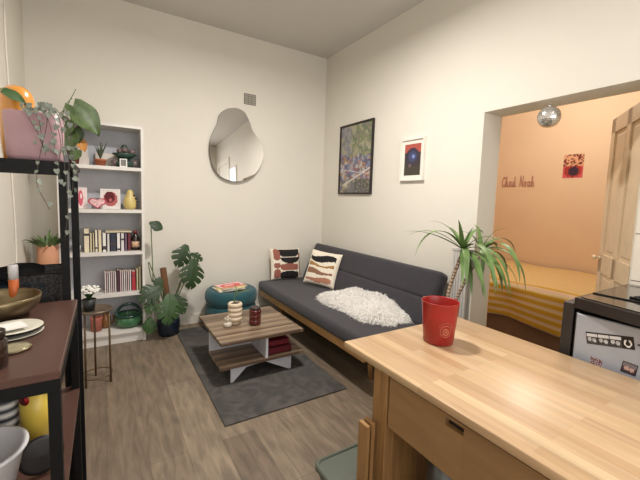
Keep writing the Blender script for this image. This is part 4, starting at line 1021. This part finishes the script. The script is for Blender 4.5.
# pink planter with trailing plant
pk = thing('pink_planter', 'dusty pink glazed planter with trailing string of hearts, on the tall rack', 'planter', (-2.672, -2.225, QZ+.001), 0); pk.scale = (.77, .8, .79)
m = MB(); loft(m, [ring_(.095, .10, .04, 0), ring_(.103, .108, .045, .02), ring_(.110, .12, .05, .21), ring_(.104, .114, .05, .215), ring_(.10, .11, .045, .185)]); 
for i in range(len(m.sm)): m.sm[i] = True
m.build('pot', mat('pink_glaze_planter', (168, 134, 140), .4, var=.08, vscale=9), pk)
m = MB(); m.prism(rr_poly(.099, .109, .04), 'z', .170, .186); m.build('soil', SOIL, pk)
HE = mat('silvery_leaf', (132, 140, 128), .5, var=.3, vscale=60); VT = mat('vine_brown', (74, 66, 58), .7)
vn = MB(); hl = MB(); rv = random.Random(9)
def heart(p, s_, nrm):
    M = look(p, Vector((rv.gauss(0, .4), rv.gauss(0, .3), -1)), nrm)
    hp = [(-.5, 0), (-.65, .28), (-.4, .5), (0, .42), (.6, 0), (0, -.42), (-.4, -.5), (-.65, -.28)]
    hl.add([(a*s_, b*s_, .12*s_*(abs(b))) for a, b in hp]+[(0, 0, 0)], [(i, (i+1) % 8, 8) for i in range(8)], M, smooth=True)
O2 = Vector((-2.735, -1.73, 1.541)); ZZ = lambda z: z+.02 if z > .1 else z
def toloc(p): return p-O2
vines = [  # over the right corner and down the front
 [(-.0, -.05, .20), (.07, -.125, .22), (.11, -.16, .16), (.12, -.165, .02), (.13, -.17, -.2), (.115, -.17, -.36)],
 [(.03, -.05, .20), (.09, -.125, .22), (.13, -.16, .12), (.14, -.165, -.05), (.135, -.17, -.20)],
 [(.05, .0, .20), (.125, -.03, .20), (.145, -.06, .1), (.15, -.10, .02), (.155, -.165, -.06), (.15, -.17, -.14)],
 [(-.02, -.04, .20), (.0, -.125, .215), (.03, -.14, .16), (.04, -.14, .08), (.05, -.14, .02)],
 [(-.0, -.04, .20), (.04, -.125, .215), (.07, -.14, .14), (.085, -.14, .06), (.09, -.138, .02)],
 [(-.03, -.04, .20), (-.02, -.125, .215), (-.01, -.14, .17), (.02, -.14, .11), (.045, -.14, .05)],
 [(.0, -.04, .20), (.05, -.12, .22), (.09, -.14, .16), (.11, -.15, .08), (.10, -.165, -.02), (.105, -.17, -.10)],
 [(.0, -.04, .20), (.05, -.125, .22), (.06, -.14, .15), (.03, -.15, .02), (.02, -.17, -.06), (.02, -.17, -.12), (.06, -.17, -.22)]]
for vi in vines:
    vi = [(x, y, ZZ(z)) for x, y, z in vi]
    pts = curve_pts(vi, 30); vn.tube(pts, .0014, 5)
    for p in (pts[2::3] if vi is not None and vi[-1][1] > -.2 or vi[-1][0] > .1 else pts[-2:-1]):
        heart(p+Vector((rv.gauss(0, .012), -.006, rv.gauss(0, .006))), rv.uniform(.016, .026), (rv.gauss(0, .4), -1, .6))
vn.build('vines', VT, pk); hl.build('foliage', HE, pk)
# climbing plant with broad leaves, at the left end of the bookcase's top shelf
O3 = Vector((XP(76.5), -.20, 1.646))
bl_ = thing('potted_pothos', 'broad leafed climbing plant in a brown pot, left end of the top shelf', 'plant', O3)
m = MB(); m.lathe([(0, 0), (.034, 0), (.046, .10), (.050, .10), (.050, .12), (.042, .12), (.040, .10), (0, .10)], 22); m.build('pot', mat('brown_clay', (112, 62, 46), .8), bl_)
lf = MB()
def broad(m, p, dv, up, s_, curl=.3):
    M = look(p, dv, up); n = 10
    def w_(t_): return s_*.42*math.sin(PI*min(1, t_*.9+.08))**.8*(1.25-.6*t_)
    vs = []; fs = []
    for i in range(n+1):
        t_ = i/n
        for k in (-1, -.5, 0, .5, 1):
            x = t_*s_-(.12*s_*abs(k) if t_ < .15 else 0); y = k*w_(t_) if t_ < .999 else 0
            vs.append((x, y, .12*s_*abs(k)-curl*x*x/s_))
    for i in range(n):
        for k in range(4): a = i*5+k; fs.append((a, a+1, a+6, a+5))
    m.add(vs, fs, M, smooth=True)
stm = MB()
for (q, yy, dv, up, s_) in (((73, 106), -.42, (.75, -.2, -.75), (.2, -1, .5), .27), ((71, 130), -.40, (-.1, -.2, -1), (-.3, -1, .3), .17), ((75, 128), -.36, (.3, -.2, -1), (.2, -1, .3), .12), ((69, 120), -.44, (-.4, -.1, -1), (-.2, -1, .3), .15), ((78, 150), -.34, (-.5, -.1, -1), (.2, -1, .3), .10)):
    p = pix(q[0], q[1], yy)-O3; broad(lf, p, dv, up, s_); stm.tube(curve_pts([(0, 0, .09), Vector((p.x*.5, p.y*.7, p.z*.6+.05)), p], 12), .004, 5)
for (q1, q2) in (((68, 106), (76, 89)), ((64, 108), (72, 98)), ((62, 112), (72, 106))):
    a = pix(*q1, -.42)-O3; b = pix(*q2, -.42)-O3; stm.tube(curve_pts([(0, 0, .10), Vector((a.x, -.2, .3)), a, b], 16), .0028, 5)
lf.build('foliage', mat('pothos_green', (84, 104, 62), .45, var=.35, vscale=18), bl_); stm.build('stems', STEM, bl_)
mp3 = MB(); p = pix(79, 140, -.34)-O3; broad(mp3, p, (.4, -.2, -.8), (.2, -1, .4), .10); mp3.build('yellow_leaf', mat('yellowing_leaf', (196, 132, 50), .5), bl_)
oc = pix(17, 100, -2.01); oz = pix(17, 86, -2.01).z-QZ-.001
ov = thing('orange_vase', 'rounded orange glass vase behind the pink planter on the tall rack', 'vase', (oc.x, -2.01, QZ+.001))
m = MB(); m.lathe([(0, 0), (.035, 0), (.052, .02), (.058, .09), (.058, oz-.055), (.050, oz-.025), (.03, oz-.005), (0, oz)], 32); m.build('vase', mat('orange_glass', (206, 140, 60), .25, coat=.5), ov)
m = MB(); p = pix(3, 92, -2.12)-Vector((oc.x, -2.01, QZ+.001)); broad(m, p, (1, -.1, -.35), (0, -.8, 1), .075)
m.tube(curve_pts([(-.045, 0, oz-.03), (-.055, -.05, oz-.01), p], 8), .002, 5); m.build('leaf', LEAF, ov)

# things on and behind the low rack
def bowl(name, label, loc, R0, h, mt, n=40):
    v = thing(name, label, 'bowl', loc); k = 10; pr = [(0, 0), (R0*.35, 0)]
    pr += [(R0*(.35+.65*math.sin(PI/2*j/k)), h*(1-math.cos(PI/2*j/k))) for j in range(1, k+1)]
    pr += [(R0*.975, h+.001)]+[(R0*(.33+.64*math.sin(PI/2*j/k)), .006+(h-.008)*(1-math.cos(PI/2*j/k))) for j in range(k-1, -1, -1)]+[(0, .006)]
    m = MB(); m.lathe(pr, n); m.build('bowl', mt, v); v.scale = (.8, .8, .8); return v
bowl('metal_bowl', 'wide brushed brass bowl on the reddish brown board', (-2.7569, -2.4866, 1.0007), .145, .085, GOLDB)
v = thing('plate_stack', 'stack of pale plates with a folded card on the reddish brown board', 'plates', (-2.6887, -2.6753, 1.0007)); v.scale = (.8, .8, .8)
PL = mat('pale_plate', (206, 202, 186), .35)
for k in range(3):
    m = MB(); q = .01*k; m.lathe([(0, q), (.05, q), (.092-.004*k, q+.008), (.09-.004*k, q+.0098), (.05, q+.003), (0, q+.003)], 36, T(.004*k, -.003*k, 0)); m.build('plate', PL if k != 1 else mat('dark_plate', (52, 48, 44), .35), v)
tag(MB().box(-.035, .04, -.03, .028, 0, .004, T(-2.6967, -2.6914, 1.0264) @ Rz(.4)).build('card', mat('white_card', (232, 226, 220), .7)), 'white folded card lying on the stacked plates', 'card')
v = thing('glass_lid', 'clear rimmed glass lid on the board, nearer than the plates', 'lid', (-2.6646, -2.7998, 1.0007)); v.scale = (.8, .8, .8)
m = MB(); m.lathe([(0, 0), (.043, 0), (.046, .004), (.043, .009), (.02, .013), (0, .014)], 30); m.build('glass', mat('pale_glass', (206, 196, 160), .1, trans=.6), v)
m = MB(); m.tube([(.046*math.cos(2*PI*k/30), .046*math.sin(2*PI*k/30), .005) for k in range(31)], .003, 6); m.build('rim', GOLDB, v)
v = thing('spice_jar', 'dark glass jar at the left edge of the reddish brown board', 'jar', (-2.6863, -2.8962, 1.0007)); v.scale = (.8, .8, .8)
m = MB(); m.lathe([(0, 0), (.036, 0), (.038, .006), (.038, .075), (.03, .085)], 28); m.build('jar_body', mat('brown_glass', (44, 30, 22), .12), v)
m = MB(); m.lathe([(.034, .086), (.035, .105), (.03, .108), (0, .108)], 26); m.build('lid', mat('dark_lid2', (60, 50, 44), .3, .6), v)
# behind: on the tall rack's middle shelf
v = thing('wire_basket', 'dark grey mesh basket on the tall rack behind the brass bowl', 'basket', (-2.6847, -2.1574, 0.9645)); v.scale = (.8, .8, .8)
def mat_mesh():
    m, nt, b = nodes('dark_mesh'); N = nt.nodes.new; L = nt.links.new
    tc = N('ShaderNodeTexCoord'); vo = N('ShaderNodeTexVoronoi'); vo.inputs['Scale'].default_value = 90; L(tc.outputs['Object'], vo.inputs['Vector'])
    cr = N('ShaderNodeValToRGB'); cr.color_ramp.elements[0].color = (*lin((84, 82, 78)), 1); cr.color_ramp.elements[1].color = (*lin((34, 33, 33)), 1); cr.color_ramp.elements[1].position = .6
    L(vo.outputs['Distance'], cr.inputs['Fac']); L(cr.outputs['Color'], b.inputs['Base Color']); b.inputs['Roughness'].default_value = .6; return m
MESH = mat_mesh()
m = MB(); loft(m, [ring_(.10, .11, .02, 0), ring_(.108, .125, .02, .155), ring_(.104, .121, .02, .155), ring_(.097, .107, .02, .01)], cap1=True); m.build('mesh_body', MESH, v)
m = MB(); m.tube([(x, y, .156) for x, y in rr_poly(.108, .125, .02)]+[(.108, .105, .156)], .004, 6); m.build('rim', BLACKM, v)
v = thing('folded_cloth', 'dark navy and black folded cloth draped on the mesh basket rim', 'cloth', (-2.7891, -2.2457, 1.0320)); v.scale = (.8, .8, .8)
def clothy(cx, w_, h0, h1, y_, ph_):
    def fn(a, b): return (cx+(a-.5)*w_, y_+.04*math.sin(b*PI)+.008*math.sin(a*22+ph_), h0+(h1-h0)*b+.008*math.sin(a*9+ph_))
    return fn
v2 = [(.0, .30, -.02, .045, 0, 0, (24, 30, 66)), (.02, .27, .035, .115, .01, 1.4, (30, 28, 30)), (.06, .2, .02, .06, -.02, 2.2, (22, 46, 58))]
for (cx, w_, h0, h1, y_, ph_, c) in v2:
    m = MB(); fn = clothy(cx, w_, h0, h1, y_, ph_); grid(m, lambda a, b, fn=fn: Vector(fn(a, b))-Vector((0, .0, 0)), 24, 8)
    grid(m, lambda a, b, fn=fn: Vector(fn(a, b))+Vector((0, .03, 0)), 24, 8)
    m.build('fold', mat('cloth_%d%d' % c[:2], c, .95), v)
sbp = pix(14, 290, -2.372); sbt = pix(14, 264.5, -2.372).z-RZ-.001; sbm = pix(14, 279, -2.372).z-RZ-.001
v = thing('plastic_bottle', 'white bottle with an orange lower band behind the brass bowl', 'bottle', (sbp.x, -2.372, RZ+.001))
m = MB(); m.lathe([(0, sbm), (.014, sbm), (.014, sbt-.005), (.012, sbt), (0, sbt)], 24); m.build('body', mat('white_plastic', (214, 210, 212), .4), v)
m = MB(); m.lathe([(0, 0), (.0142, 0), (.0142, sbm)], 24); m.build('band', mat('orange_band', (190, 96, 40), .5), v)
# plant in pinkish pot near the wall between left wall and bookcase
v = thing('potted_herb', 'leafy green herb in a peach pot in the gap left of the bookcase', 'plant', (-2.862, -.32, 0))
m = MB(); m.lathe([(0, 0), (.07, 0), (.075, .02), (.02, .05), (.02, .66), (.075, .70), (.078, .72), (0, .72)], 24); m.build('stand', mat('white_stand', (206, 200, 190), .6), v)
m = MB(); m.lathe([(0, .721), (.05, .721), (.075, .80), (.072, .97), (.066, .97), (0, .94)], 24, T(0, .0, 0)); m.build('pot', mat('peach_pot', (206, 150, 118), .8), v)
m = MB(); rq = random.Random(12)
for k in range(46):
    a = rq.uniform(0, 2*PI); q = rq.uniform(.2, .9); L_ = rq.uniform(.05, .13)
    strap(m, (.05*math.cos(a), .04*math.sin(a)-.03, .95), (math.cos(a)*q, math.sin(a)*q-.25, .8), L_*1.25, .03, 1.4, 5)
m.build('foliage', LEAFY, v)
# lower shelf of the low rack: tub, yellow tin, red ball, striped box, black lid
v = thing('white_tub', 'round white plastic tub on the lower board of the low rack', 'tub', (-2.7328, -2.8681, 0.6594)); v.scale = (.8, .8, .8)
m = MB(); m.lathe([(0, 0), (.085, 0), (.118, .15), (.128, .155), (.128, .163), (.114, .163), (.082, .006), (0, .006)], 40); m.build('tub', mat('tub_plastic', (214, 212, 214), .4), v)
v = thing('yellow_canister', 'tall yellow canister with a pale lid on the lower board of the rack', 'canister', (-2.6405, -2.6874, 0.6594)); v.scale = (.8, .8, .8)
m = MB(); m.lathe([(0, 0), (.045, 0), (.045, .25)], 30); m.build('can', mat('yellow_tin', (214, 186, 76), .35), v)
m = MB(); m.lathe([(.0455, .251), (.0455, .262), (.041, .266), (.038, .262), (0, .262)], 30); m.build('lid', mat('pale_lid', (226, 214, 168), .35), v)
m = MB(); M = Rz(math.atan2(CAM.y+2.38, CAM.x+2.685)-.75); m.lathe([(.0, -.0008), (.02, .0)], 20, M @ T(.0457, 0, .20) @ Ry(PI/2)); m.build('red_dot', mat('red_paint', (176, 34, 40), .4), v)
v = tag(MB().lathe([(0, 0), (.03, 0), (.032, .01), (.032, .24), (.03, .25), (0, .25)], 20).build('striped_can', mat_wave('black_white_stripes', (30, 34, 48), (220, 218, 214), 12, .5, (0, PI/2, 0), 0), None, (-2.7128, -2.6713, 0.6594)), 'black and white striped can behind the white tub on the rack', 'can')
v = thing('frying_pan', 'black pan lid leaning between the white tub and yellow canister', 'pan', (-2.6140, -2.8199, 0.6594)); v.scale = (.8, .8, .8)
m = MB(); M = T(0, 0, .062) @ Rz(.15) @ Rx(PI/2-.15); m.lathe([(0, -.004), (.055, -.003), (.062, .0), (.062, .004), (.05, .006), (0, .010)], 32, M); m.build('disc', mat('black_enamel', (34, 30, 30), .4), v)
v = tag(MB().prism([(-.06, 0), (.05, 0), (.10, .004), (.05, .008), (-.06, .008)], 'y', -.06, .03, T(-2.6686, -2.6472, 0.8778) @ Ry(-.10)).build('paper_packet', mat('packet_paper', (196, 196, 200), .5)), 'pale grey paper packet lying across the tins under the board', 'packet')
